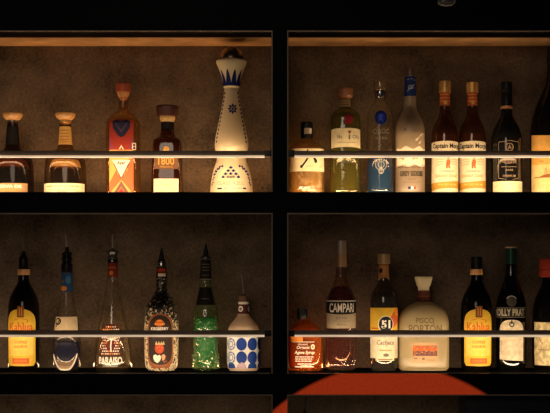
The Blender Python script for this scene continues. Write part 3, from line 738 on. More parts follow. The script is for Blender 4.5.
def edge_bottle():
    b = Bottle('whisky_bottle', 557, 'U', 'large black bottle with wide orange landscape label, cut off at the right edge', GUR, y=0.122)
    P = [(62, 8), (78, 9), (86, 11), (98, 17), (110, 22), (122, 24.6), (132, 25.5), (193, 25.5), (195.5, 24.5)]
    b.body('glass_body', P, BLACK_GLASS, flat=0.9)
    b.lathe('cap', [(46, 8), (46, 9), (62, 9.2), (62.6, 8)], BLACK_PLASTIC, it=0, flat=0.9)
    l = b.label(); l.shape(-34, 34, lambda u: 135.4 - 0.002 * u * u, 194, PAPER_A)
    l.shape(-34, 34, 164, 194, paper('pale_amber', (0.9, 0.68, 0.3)), 1)
    l.shape(-28, 24, lambda u: 176.4 - 2.6 * max(0, math.sin((u + 22) * 0.16)), 177.4, INK_BR, 2)
    for (u, r, h) in ((-16, 174, 6), (-14.6, 174, 7), (-13, 174.4, 5), (-11, 174, 6)): l.stroke([(u, r), (u + 0.6, r - h)], 0.5, INK_BR, 2)
    l.text('WJ', -20, 161, 5, 2.2, INK_BR, 1)
    for (u, h) in ((-25, 3), (-23.4, 5), (-21.6, 3.4), (-20, 6), (-18.4, 4)): l.stroke([(u, 193), (u + 0.5, 193 - h)], 0.7, INK_W, 3)
    l.done('label')
edge_bottle()

# ================================================================== LOWER LEFT
def coffee_bottle(cx, group, label, spout):
    b = Bottle('liqueur_bottle', cx, 'L', label, group, y=0.115)
    P = [(266, 4.6), (281, 5.2), (286, 7.6), (292, 11), (299, 14.2), (307, 15.5), (318, 15.8), (360, 15.6), (367, 15.2), (369.6, 14), (370, 12)]
    b.body('glass_body', P, BLACK_GLASS)
    if spout:
        s = b.lathe('pourer', [(251, 1.2), (252.5, 2.2), (256, 2.6), (257.5, 4.4), (262, 4.8), (269, 4.8), (269, 4)], BLACK_PLASTIC, it=1)
        from_bm('spout', b.spout(252, 236, -1.4), DARK_STEEL, s); top = 270.4
    else:
        b.lathe('cap', [(256.8, 4.8), (256.8, 5.5), (258, 5.8), (262, 5.7), (262.3, 5.4), (263, 5.7), (268.4, 5.8), (268.8, 5)], BLACK_PLASTIC, it=0)
    b.lathe('neck_band', [(269.2, 4.8), (269.2, 6), (270.5, 6.3), (274, 6.3), (275, 6), (275, 4.8)], milky('orange_band', (0.85, 0.42, 0.16), trans=0.1, gloss=0.1), it=0)
    l = b.label()
    arch = lambda u: 309.2 + 13 * (1 - math.sqrt(max(0, 1 - (abs(u) / 16.2) ** 2.2)))
    l.shape(-16.2, 16.2, arch, lambda u: 366.2 if abs(u) < 13.5 else 366.2 - (abs(u) - 13.5) * 1.3, PAPER_Y, step=0.9)
    l.shape(-13.6, 13.6, 336, 356, paper('bright_yellow', (0.95, 0.7, 0.14)), 1)
    l.rect(-3.4, 3.4, 306.2, 317.6, ink('umber', (0.2, 0.07, 0.02)), 1); l.stroke([(-1, 307.5), (-1, 316)], 0.7, INK_O, 2); l.stroke([(1.2, 307.5), (1.2, 316)], 0.7, INK_O, 2)
    l.stroke([(-8, 320.5), (0, 318.6), (8, 320.5)], 0.5, INK_RU, 1)
    l.text('Kahlua', 0, 327, 25, 9, INK_RU, 2, bold=0.02); l.stroke([(6, 322.6), (7.6, 321)], 0.9, INK_RU, 2)
    l.text('COFFEE', 0, 342.3, 13, 2.8, INK_RU, 2, bold=0.02); l.text('LIQUEUR', 0, 346.9, 14, 2.8, INK_RU, 2, bold=0.02)
    l.rect(-8.8, 8.8, 358.4, 364, INK_RU, 2); l.text('LIQUEUR', 0, 361.2, 13, 2.4, INK_O, 3); l.done('label')
coffee_bottle(22.5, GLL, 'black bottle with arched yellow label and metal pour spout at the left', True)

def blue_flask():
    b = Bottle('liqueur_bottle', 66, 'L', 'slender clear bottle with blue neck wrap, dark blue liquid and painted glow on its thick base', GLL)
    P = [(266, 4.6), (272, 5), (291, 6), (303, 7.6), (317, 10.4), (330, 12.8), (343, 14.2), (356, 14.6), (366, 13.6), (370, 11.5)]
    b.body('glass_body', P, glass('flask_glass', tint=(0.95, 0.93, 0.9), edge=(0.4, 0.34, 0.28), refl=0.12, haze=0.015))
    b.lathe('liquid', [(341, 6), (341.4, 12), (344, 13), (352, 13.6), (360, 13.6), (366, 12.6), (368.6, 10)], pbr('indigo_liquid', (0.002, 0.003, 0.024), rough=0.35, spec=0.2), it=1)
    ft = b.label(off=0.0004); ed = ink('edge_glint', (0.9, 0.82, 0.7))  # decal on the glass: lit base and bright edge put in as colour
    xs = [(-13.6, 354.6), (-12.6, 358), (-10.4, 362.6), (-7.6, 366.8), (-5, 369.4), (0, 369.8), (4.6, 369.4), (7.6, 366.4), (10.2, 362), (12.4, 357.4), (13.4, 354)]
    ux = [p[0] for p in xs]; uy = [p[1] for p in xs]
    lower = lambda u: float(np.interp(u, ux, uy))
    ft.shape(-13, 13, lambda u: min(lower(u) - 0.3, 356 + 6.5 * math.cos(u * 0.115)), lower, ink('foot_glow_brown', (0.2, 0.125, 0.075)), 0, step=1)
    ft.shape(-9, 9, lambda u: min(lower(u) - 0.2, 364.5 + 2 * math.cos(u * 0.16)), lower, ink('foot_glow_tan', (0.42, 0.28, 0.17)), 1, step=1)
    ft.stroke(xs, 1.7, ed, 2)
    ft.done('painted_foot_glint')
    s = b.lathe('pourer', [(246.5, 0.9), (248, 1.6), (251.5, 2), (252.5, 4.8), (254.5, 5.2), (255, 4.4), (257.5, 4.4), (258, 5.4), (260, 5.5), (260.5, 4.6), (263.5, 4.6), (264, 5.6), (266.5, 5.8), (272, 5.6)], BLACK_PLASTIC, it=0)
    from_bm('spout', b.spout(248, 234.6, -2.0, r=0.8), SPOUT_STEEL, s)
    nl = b.label(); nl.shape(-20, 20, 273, lambda u: 291.5 - 1.2 * math.sin(u * 0.5), paper('sea_blue', (0.03, 0.1, 0.26)))
    nl.disc(-3, 288.6, 4, 2.6, INK_O, 1); nl.disc(2.5, 280, 3, 4, ink('sky_print', (0.08, 0.22, 0.42)), 1); nl.disc(-4, 281.5, 2, 1.6, INK_GR, 1); nl.done('neck_label')
    l = b.label(); l.shape(-15, 15, 317, 333, paper('sand', (0.82, 0.64, 0.4))); l.disc(-8.5, 321.6, 4.4, 3.6, INK_K, 1, hole=0.6); l.stroke([(-11, 327), (-5, 318.8)], 1.1, INK_K, 1); l.done('label')
blue_flask()

def paraiso():
    b = Bottle('liqueur_bottle', 112, 'L', 'clear cone-shaped flask with red neck label and white lettering', GLL)
    P = [(258, 4.4), (277, 5), (284, 6.2), (300, 9.8), (320, 13.6), (340, 17.2), (354, 19), (363, 19.6), (368, 18.8), (370, 17)]
    b.body('glass_body', P, glass('cone_glass', tint=(0.97, 0.95, 0.9), edge=(0.6, 0.52, 0.36), refl=0.45, haze=0.02, hcol=(0.9, 0.7, 0.4)))
    b.lathe('liquid', [(330, 8), (330.5, 13.6), (340, 15.6), (354, 17.2), (363, 17.6), (367, 15)], glass('clear_liquid', tint=(0.97, 0.93, 0.85), edge=(0.7, 0.55, 0.3), refl=0.04, haze=0.01, hcol=(0.9, 0.6, 0.3)), it=1)
    s = b.lathe('pourer', [(248.5, 0.9), (250, 2.4), (250.6, 5.6), (252.5, 6), (254, 4.6), (257, 4.4), (257.5, 5.4), (259.4, 5.4)], DARK_STEEL, it=0)
    from_bm('spout', b.spout(250, 234.6, -0.6), SPOUT_STEEL, s)
    nl = b.label(off=0.0005); nl.rect(-18, 18, 259.4, 277, paper('wine', (0.3, 0.035, 0.02))); nl.rect(-18, 18, 259.4, 263, PAPER_K, 1); nl.text('PARAISO', 0, 267.6, 7.5, 1.8, INK_O, 1); nl.disc(-1, 273, 2.2, 2.2, INK_O, 1); nl.disc(0, 261.2, 1, 1, INK_W, 2, seg=8); nl.done('neck_label')
    l = b.label()
    rd = ink('berry', (0.4, 0.04, 0.03))
    # arched field of red dots with a palm in the middle
    l.shape(-9.6, 9.6, lambda u: 324 + 9 * (1 - math.sqrt(max(0, 1 - (u / 9.8) ** 2))), 355.4, ink('wine_field', (0.11, 0.016, 0.012)), 0, step=1)
    rng = random.Random(3)
    for j in range(11):
        for i in range(-4, 5):
            u = i * 2.2 + (j % 2) * 1.1; r = 327 + j * 2.7
            if abs(u) > 9 or r < 325.5 + 9 * (1 - math.sqrt(max(0, 1 - (u / 9.8) ** 2))): continue
            if abs(u) < 4 and 333 < r < 350: continue
            l.disc(u, r, 0.8, 0.85, INK_O if rng.random() < 0.45 else INK_W, 1, seg=7)
    for a in (-150, -115, -60, -25, 10, 170):
        c, s_ = math.cos(math.radians(a)), math.sin(math.radians(a)); l.stroke([(1, 340), (1 + 2.6 * c, 340 + 2.6 * s_ - 0.6), (1 + 5.2 * c, 340 + 5 * s_ + 0.8)], (1.1, 0.7), INK_W, 2)
    l.stroke([(1, 340), (0.4, 346), (0.8, 352)], 1.2, INK_W, 2)
    l.text('PARAISO', 0, 360.7, 24.5, 7.4, INK_W, 2, bold=0.035); l.text('LYCHEE LIQUEUR', 0, 366.2, 15, 1.7, INK_W, 2); l.onto(b.bo)
paraiso()

def speckle_mat():
    m, nt, out = new_mat('black_and_cream_speckle')
    tc = nt.nodes.new('ShaderNodeTexCoord')
    n = nt.nodes.new('ShaderNodeTexNoise'); n.inputs['Scale'].default_value = 165; n.inputs['Detail'].default_value = 1.5; n.inputs['Distortion'].default_value = 0.8
    L_(nt, tc.outputs['Object'], n.inputs['Vector'])
    sp = nt.nodes.new('ShaderNodeSeparateXYZ'); L_(nt, tc.outputs['Object'], sp.inputs[0])
    mr = nt.nodes.new('ShaderNodeMapRange'); mr.inputs[1].default_value = 0.06; mr.inputs[2].default_value = 0.2; mr.inputs[3].default_value = 0.06; mr.inputs[4].default_value = -0.16
    L_(nt, sp.outputs[2], mr.inputs[0])
    ad = nt.nodes.new('ShaderNodeMath'); L_(nt, n.outputs['Fac'], ad.inputs[0]); L_(nt, mr.outputs[0], ad.inputs[1])
    r = nt.nodes.new('ShaderNodeValToRGB'); r.color_ramp.interpolation = 'CONSTANT'
    r.color_ramp.elements[0].color = (0.012, 0.009, 0.008, 1); r.color_ramp.elements[1].position = 0.5; r.color_ramp.elements[1].color = (0.85, 0.7, 0.45, 1)
    L_(nt, ad.outputs[0], r.inputs['Fac'])
    b = nt.nodes.new('ShaderNodeBsdfPrincipled'); b.inputs['Roughness'].default_value = 0.3
    L_(nt, r.outputs['Color'], b.inputs['Base Color']); L_(nt, b.outputs[0], out.inputs[0]); return m
def speckled():
    b = Bottle('liqueur_bottle', 161, 'L', 'bottle with black and cream speckled skin around a dark oval fruit label', GLL)
    P = [(264, 4.4), (277, 5.2), (290, 6), (295, 7.6), (301, 12), (308, 15.6), (318, 17), (335, 17.3), (355, 17), (366, 16.2), (369.4, 15), (370, 13)]
    b.body('glass_body', P, speckle_mat())
    s = b.lathe('pourer', [(259, 2.6), (260.5, 3.8), (262, 4.6), (266, 4.6), (266.4, 4)], STEEL, it=0)
    k = b.k; bm = bmesh.new(); add_tube(bm, [(0, 0, b.z(261)), (0, 0, b.z(257)), (0.1 * k, 0, b.z(252)), (0.4 * k, 0, b.z(247.5))], [3.1 * k, 2.7 * k, 1.7 * k, 0.6 * k], seg=14); from_bm('spout', bm, BLACK_PLASTIC, s)
    nl = b.label(off=0.0005); nl.rect(-17, 17, 267, 278, PAPER_K); nl.rect(-4.6, 5, 268.6, 271.8, INK_R, 1); nl.rect(-3.4, 5, 273, 276.6, INK_W, 1); nl.rect(-3.4, 5, 273, 274, INK_O, 2); nl.done('neck_label')
    l = b.label()
    def st(r):
        def top(u): return 313.5 + r * (1 - math.sqrt(max(0, 1 - (u / r) ** 2))) - (0 if r > 12 else -1.6)
        def bot(u): return 370 - r * 0.9 * (1 - math.sqrt(max(0, 1 - (u / r) ** 2))) - (0 if r > 12 else 1.8)
        return top, bot
    t, bt = st(14.5); l.shape(-14.5, 14.5, t, bt, ink('rim_brown', (0.34, 0.12, 0.05)), 0, step=1); 
    t2 = lambda u: t(u * 14.5 / 12.6) + 1.8; b2 = lambda u: bt(u * 14.5 / 12.6) - 5 + 0.012 * u * u
    l.shape(-12.6, 12.6, t2, b2, ink('label_dark', (0.035, 0.02, 0.014)), 1, step=1)
    l.disc(-0.4, 323.4, 4.6, 3.4, INK_RU, 2); l.shape(-5.4, 4.8, 323.6, 325, INK_O, 3); l.disc(-0.4, 320.8, 2.6, 1, INK_O, 3, seg=10)
    l.text('KIRSBERRY', -0.4, 329, 18, 3.4, INK_W, 2, bold=0.02)
    l.disc(-0.6, 348.6, 4.6, 5.2, ink('fruit_red', (0.55, 0.08, 0.04)), 2); 
    for a in (-3.4, -1, 1.4, 3.4): l.poly([(a - 1.4, 344.8), (a * 1.1, 341.2), (a + 1.4, 344.8)], ink('leaf_buff', (0.6, 0.5, 0.26)), 3)
    for (u, r) in ((-2.6, 348), (0, 350.6), (2, 347.6), (-0.6, 346.8)): l.disc(u, r, 0.5, 0.7, INK_O, 3, seg=6)
    l.poly([(-6.6, 355.6), (-4.2, 354.6), (-2.4, 356), (-0.2, 354.8), (1.2, 357), (0.4, 360.4), (-2.4, 363.2), (-5.4, 361.4), (-6.8, 358.4)], INK_W, 2)
    l.poly([(1.6, 355.4), (4, 354.2), (5.6, 356.4), (4.8, 359.6), (2.6, 361), (1.8, 358)], ink('fruit_pink', (0.75, 0.36, 0.2)), 2); l.disc(4.2, 362.2, 0.8, 0.8, INK_RU, 2, seg=8); l.disc(6.2, 361.4, 0.7, 0.7, INK_RU, 2, seg=8)
    l.done('label')
speckled()

def green_bottle():
    b = Bottle('liqueur_bottle', 205.4, 'L', 'green pebbled-glass bottle with two black neck labels and black pour spout', GLL)
    P = [(257, 4.6), (279, 5.4), (286, 6.4), (296, 8.6), (306, 11), (313, 12.6), (320, 13.2), (365, 13.2), (369.4, 12.4), (370, 11)]
    b.body('glass_body', P, glass('pebbled_green_glass', tint=(0.86, 0.96, 0.76), edge=(0.35, 0.5, 0.22), refl=0.4, rough=0.08, haze=0.04, hcol=(0.5, 0.8, 0.3), bump=0.35, bscale=130))
    b.lathe('liquid', [(317, 6), (317.6, 11.2), (322, 12), (364, 12.2), (367, 10)], glass('green_liquid', tint=(0.08, 0.5, 0.16), edge=(0.02, 0.25, 0.07), refl=0.25, haze=0.45, hcol=(0.008, 0.36, 0.11), bump=1.0, bscale=150), it=1)
    # raised pebbles of the foot
    bm = bmesh.new(); rng = random.Random(5)
    for j in range(5):
        for i in range(22):
            t = 2 * PI * (i + 0.5 * (j % 2)) / 22; r = 355 + j * 3.1 + rng.uniform(-.6, .6)
            if rng.random() < 0.12: continue
            ret = bmesh.ops.create_icosphere(bm, subdivisions=1, radius=1.35 * b.k)
            for v in ret['verts']: v.co = Vector((v.co.x * 1.1, v.co.y, v.co.z * 0.8)) + Vector((13 * b.k * math.sin(t), -13 * b.k * math.cos(t), b.z(r)))
    from_bm('pebbled_foot', bm, glass('pebble_glass', tint=(0.6, 0.85, 0.5), edge=(0.6, 0.6, 0.4), refl=0.6, haze=0.3, hcol=(0.5, 0.65, 0.35)), b.root)
    s = b.lathe('pourer', [(254, 2.4), (255.5, 2.8), (256.5, 4.2), (257, 5.6), (259, 5.8), (259.6, 5)], DARK_STEEL, it=0)
    k = b.k; bm = bmesh.new(); add_tube(bm, [(0, 0, b.z(256)), (0, 0, b.z(252)), (0.1 * k, 0, b.z(248)), (0.3 * k, 0, b.z(243))], [2.9 * k, 2.5 * k, 1.6 * k, 0.6 * k], seg=14); from_bm('spout', bm, BLACK_PLASTIC, s)
    nl = b.label(off=0.0006); nl.rect(-18, 18, 260, 279.4, PAPER_K)
    for r in (264, 267, 270): nl.rect(-4, 4.6, r, r + 0.7, INK_GR, 1)
    nl.text('LIQUEUR', 0, 275.6, 8, 1.6, INK_GR, 1); nl.rect(-18, 18, 278.8, 280, INK_GR, 1); nl.done('neck_label')
    l = b.label(off=0.0005)
    g = lambda r: (5.8 + (r - 287.5) / 17 * 3.8) * 1.12
    for j in range(8):
        r0, r1 = 287.5 + j * 2.2, 287.5 + (j + 1) * 2.2
        n = 8
        for i in range(n): l.poly([(-g(r0) + 2 * g(r0) * i / n, r0), (-g(r0) + 2 * g(r0) * (i + 1) / n, r0), (-g(r1) + 2 * g(r1) * (i + 1) / n, r1), (-g(r1) + 2 * g(r1) * i / n, r1)], PAPER_K, 0)
    l.rect(-4, 4, 298.6, 299.2, ink('dim_bronze', (0.24, 0.16, 0.1)), 1); l.done('shoulder_label')
green_bottle()

def dotted_bottle():
    b = Bottle('spirit_bottle', 243.4, 'L', 'short frosted white bottle covered in large blue dots with thin metal spout', GLL)
    FW = milky('frosted_white', (0.8, 0.62, 0.45), trans=0.45, rough=0.3, gloss=0.06)
    P = [(302, 5), (314, 5.6), (317, 6.6), (321, 10), (326, 14), (331, 16), (337, 16.6), (366, 16.6), (369.4, 15.6), (370, 14)]
    b.body('frosted_body', P, FW, n=2.6)
    s = b.lathe('pourer', [(294, 0.9), (295, 2.4), (296, 4.4), (299, 5), (302, 5), (302, 4)], pbr('brown_stopper', (0.16, 0.08, 0.045), rough=0.5), it=0)
    from_bm('spout', b.spout(296, 275, -2.4, r=0.6), SPOUT_STEEL, s)
    nl = b.label(off=0.0005); nl.rect(-18, 18, 302, 304.4, INK_W, 1); nl.rect(-18, 18, 304.4, 314, paper('maroon', (0.1, 0.02, 0.02)), 0); nl.disc(-3, 309, 2.8, 3, INK_W, 1); nl.disc(-3, 309, 1.4, 1.6, INK_GR, 2); nl.disc(7.4, 309, 2.6, 3, INK_W, 1); nl.done('neck_label')
    l = b.label(); l.shape(-26, 24, 335, 368.6, paper('cool_white', (0.84, 0.83, 0.8), noise=0.05))
    bl = ink('dot_blue', (0.008, 0.04, 0.24)); lace = ink('lace_blue', (0.28, 0.33, 0.5))
    for j, r in enumerate((344.4, 357.8, 367.6)):
        cut = 1.0 if j < 2 else 0.28
        for i in range(-2, 3):
            u = -1.6 + i * 11.2
            if j == 2:
                top = lambda q, u=u: 368.4 - 5.8 * math.sqrt(max(0, 1 - ((q - u) / 5.2) ** 2)); m = ink('dot_rose', (0.5, 0.36, 0.45)) if i == 0 else bl
                l.shape(u - 5.2, u + 5.2, top, 368.5, m, 1, step=1)
            elif i == -1 or i == -2:
                l.disc(u, r, 5.2, 6.2, lace, 1, hole=0.75, seg=24); l.disc(u, r, 3, 3.6, lace, 1, hole=0.6, seg=18)
                for q in range(8): l.disc(u + 4.2 * math.cos(q * PI / 4), r + 5 * math.sin(q * PI / 4), 0.7, 0.8, bl, 2, seg=6)
            else: l.disc(u, r, 5.3, 6.4, bl, 1, seg=26)
    l.done('dotted_label')
dotted_bottle()

# ================================================================== LOWER RIGHT
def syrup():
    b = Bottle('syrup_bottle', 305.6, 'L', 'low wide amber syrup bottle with black cap and white printed text', GLR)
    P = [(318, 4.6, None, 2), (321, 5, None, 2), (324, 9, None, 2.4), (328, 14.5, None, 3), (333, 17, None, 3.4), (340, 17.3, None, 3.4), (366, 17.3, None, 3.4), (370, 16.4)]
    b.body('bottle_body', P, glass('amber_plastic', tint=(0.85, 0.42, 0.12), edge=(0.5, 0.16, 0.03), refl=0.2, haze=0.2, hcol=(0.85, 0.32, 0.05)))
    b.lathe('liquid', [(329, 10, None, 3), (331, 14.4, None, 3.4), (340, 16, None, 3.4), (366, 16.2, None, 3.4), (368, 15)], glass('syrup_liquid', tint=(0.55, 0.18, 0.03), edge=(0.35, 0.08, 0.01), refl=0.1, haze=0.35, hcol=(0.7, 0.2, 0.02)), it=1)
    b.lathe('cap', [(308.6, 4.4), (308.6, 5.2), (309.6, 5.5), (318.6, 5.5), (319.4, 5)], BLACK_PLASTIC, it=0, n=3, dx=-3.2)
    l = b.label(); W = INK_W
    l.rect(-17, -3, 337, 342.4, INK_O, 0); l.rect(-17, 8.5, 341.8, 342.4, W, 1)
    l.text('ORGANIC', -3, 344.6, 10, 1.6, W, 1); l.text('Organic', -2.6, 348, 13, 4.0, W, 1, bold=0.02, shear=0.2); l.disc(6.8, 347, 2, 2.6, W, 1); l.disc(6.8, 347, 1.1, 1.5, INK_O, 2, seg=10)
    l.text('Agave Syrup', -1.4, 353, 20, 4.2, W, 1, bold=0.03, shear=0.2)
    rng = random.Random(2)
    for r in (356.6, 358.7, 360.8):
        u = -10.5
        while u < 6:
            w_ = rng.uniform(1.2, 3.4); l.rect(u, min(7.5, u + w_), r, r + 0.9, W, 1); u += w_ + 0.6
    l.text('NET WT 23.5 OZ', -1.6, 364.2, 13, 1.8, W, 1, bold=0.03); l.rect(-11, 8, 366.4, 367.6, W, 1)
    l.onto(b.bo)
syrup()

def red_bitter():
    b = Bottle('aperitif_bottle', 341.3, 'L', 'tall dark bottle with ribbed base, black and cream label and grey cap', GLR)
    P = [(266, 4.6), (276, 5.2), (282, 6.6), (288, 9.4), (294, 12.4), (300, 14.6), (304, 15), (329, 15), (334, 14.8), (366, 14.8), (369.4, 14), (370, 12.6)]
    b.body('glass_body', P, glass('bitter_glass', tint=(0.9, 0.76, 0.66), edge=(0.35, 0.2, 0.16), refl=0.12, haze=0.04, hcol=(0.6, 0.4, 0.35)), ribs=(0.004, b.z(334), 24, 0.04), seg=240)
    b.lathe('liquid', [(286, 4), (288, 8), (294, 11), (300, 12.6), (306, 13), (366, 13), (368, 12)], glass('bitter_liquid', tint=(0.62, 0.36, 0.3), edge=(0.2, 0.06, 0.05), refl=0.2, haze=0.08, hcol=(0.35, 0.1, 0.07)), it=1, seg=96)
    b.lathe('cap', [(240.6, 4.8), (240.6, 5.3), (241.8, 5.6), (251.4, 5.6), (251.4, 5.2), (252, 5.2), (252, 5.7), (253.4, 5.7), (253.4, 5)], pbr('pewter_cap', (0.4, 0.31, 0.24), rough=0.4, metal=0.4), it=0)
    b.lathe('capsule', [(253.6, 5), (253.6, 5.5), (267, 5.8), (267, 5)], pbr('tan_capsule', (0.42, 0.24, 0.13), rough=0.4, metal=0.3), it=0)
    l = b.label()
    l.shape(-20, 20, lambda u: 301 - 0.004 * u * u, lambda u: 314.6 - 0.004 * u * u, PAPER_K)
    l.rect(-20, 20, 300.8, 301.6, INK_W, 1)
    l.text('CAMPARI', 0.2, 308, 27.5, 9, INK_W, 1, bold=0.015)
    l.shape(-20, 20, lambda u: 314.6 - 0.004 * u * u, 328.5, paper('ivory', (0.42, 0.34, 0.23)))
    l.text('BITTER', 0, 318.4, 12, 2.2, INK_GR, 1); l.rect(-9, 9, 321, 321.5, INK_GR, 1); l.text('Milano', 0, 324.6, 10, 2.6, INK_GR, 1, shear=0.3)
    l.done('label')
red_bitter()

def cachaca():
    b = Bottle('cachaca_bottle', 384.4, 'L', 'dark bottle with yellow and white label and black round numeral badge', GLR)
    P = [(263, 4.8), (278, 5.2), (284, 6.2), (289, 10), (294, 12.8), (300, 13.8), (308, 14.2), (360, 14.2), (366, 13.6), (370, 12.4)]
    b.body('glass_body', P, glass('smoky_glass', tint=(0.55, 0.45, 0.34), edge=(0.2, 0.13, 0.08), refl=0.25, haze=0.04))
    b.lathe('liquid', [(293, 5), (294, 10), (299, 11.8), (306, 12.6), (357, 12.6), (359, 10)], glass('smoky_liquid', tint=(0.4, 0.28, 0.18), edge=(0.2, 0.1, 0.05), refl=0.1, haze=0.06), it=1)
    b.lathe('cap', [(254, 5.4), (254, 6), (255, 6.3), (257.4, 6.3), (257.5, 5.9), (258.4, 5.9), (258.5, 6.3), (263.6, 6.3), (264, 5.4)], pbr('dull_gold_cap', (0.5, 0.34, 0.17), rough=0.4, metal=0.5), it=0)
    nl = b.label(off=0.0006); nl.shape(-16, 16, 264.2, lambda u: 279 - 1.6 * math.cos(u * 0.4), paper('caramel', (0.55, 0.24, 0.08))); nl.disc(-4, 270.6, 2.2, 2.6, INK_K, 1); nl.rect(-16, 16, 264.2, 265.4, INK_BR, 1); nl.done('neck_label')
    l = b.label()
    l.shape(-19, 17, 308, 331, PAPER_Y); l.shape(-19, 17, 331, 358.6, PAPER_W); l.shape(-10, 10, 358.6, 361, PAPER_C)
    l.poly([(3, 322), (9, 312), (17, 308), (17, 322), (9, 328)], INK_RU, 1); l.rect(-16, -7, 327.8, 329.4, INK_RU, 1)
    l.poly([(9, 309.4), (16.6, 308.6), (16.6, 316), (12, 316)], INK_O, 2)
    l.disc(0.8, 324.4, 8, 8.6, INK_W, 3, seg=28); l.disc(0.8, 324.4, 7.2, 7.8, INK_K, 4, seg=28); l.text('51', 0.8, 324.4, 9, 8.4, INK_W, 5, bold=0.045)
    l.text('Cachaca', 0.4, 342.6, 18, 4.6, INK_GR, 1, shear=0.25); l.stroke([(1.4, 345), (1, 346.6)], 0.6, INK_GR, 1); l.rect(-6, 7, 350, 351, INK_O, 1)
    l.disc(1, 355.2, 3, 1.7, INK_GR, 1, seg=12); l.rect(-7, 8, 359.2, 360, INK_BR, 1); l.done('label')
cachaca()

def pisco():
    b = Bottle('pisco_bottle', 424.2, 'L', 'broad flat frosted cream bottle with flared pale stopper and small landscape picture', GLR)
    FC = milky('frosted_cream', (0.46, 0.36, 0.19), trans=0.4, rough=0.3, gloss=0.06)
    P = [(290, 5.6, 5.6, 2), (300, 6.4, 6.4, 2), (303, 8.6, 8, 2.2), (305, 13.5, 10, 2.6), (308.5, 18.5, 11, 3), (313, 22.4, 12, 3.2), (319, 24.8, 12, 3.4), (330, 25.2, 12, 3.4), (366, 25.2, 12, 3.4), (369.6, 24.6, 11.4, 3.2), (370, 23, 10.5, 3)]
    b.body('frosted_body', P, FC, seg=64)
    b.lathe('stopper', [(276.6, 7.6), (276.8, 8.8), (278.2, 9), (283, 7.6), (286.4, 6.6), (287, 5.6), (291, 5.4)], milky('pale_stopper', (0.97, 0.84, 0.56), trans=0.5), it=1)
    nl = b.label(off=0.0006); nl.rect(-20, 20, 291, 302, paper('chestnut', (0.13, 0.035, 0.02))); nl.rect(-20, 20, 296, 296.6, INK_BR, 1); nl.done('neck_band')
    l = b.label(); ol = ink('olive_print', (0.2, 0.15, 0.07))
    l.text('PISCO', 0, 320.6, 18, 5.4, ol, 1, bold=0.02); l.text('PORTON', 0.5, 328.8, 33, 7.8, ol, 1, bold=0.02); l.stroke([(8, 324.4), (9.4, 323)], 0.8, ol, 1)
    l.shape(-13, 13, 343, 362, ink('card', (0.5, 0.33, 0.18)), 0)
    l.shape(-11.8, 12, 345.6, 354, ink('dusk', (0.36, 0.12, 0.05)), 1); l.shape(-11.8, 12, lambda u: 347.4 + 1.2 * math.sin(u * 0.8), 351, INK_RU, 2)
    rng = random.Random(9)
    for i in range(46):
        u, r = rng.uniform(-11.4, 10.4), rng.uniform(346, 355)
        l.rect(u, u + rng.uniform(0.6, 1.7), r, r + rng.uniform(0.4, 0.9), rng.choice((ink('snow', (0.62, 0.42, 0.26)), INK_RU, ink('plum', (0.14, 0.06, 0.07)))), 3)
    l.shape(-11.8, 12, lambda u: 351.4 + 0.6 * math.sin(u * 1.1), 356, ink('plum', (0.14, 0.06, 0.07)), 2)
    for i in range(5): l.rect(-11 + i * 4.8, -8.6 + i * 4.8, 352.6, 354.4, INK_BR, 3)
    l.disc(-1.6, 359, 1.6, 1.3, ol, 1, seg=8); l.rect(-11, -7.5, 358, 359.2, ol, 1); l.text('PISCO PUERTO', 6, 360.2, 9, 1.2, ol, 1)
    l.onto(b.bo)
pisco()
coffee_bottle(477.4, GLR, 'black bottle with arched yellow label and black screw cap, lower right shelf', False)

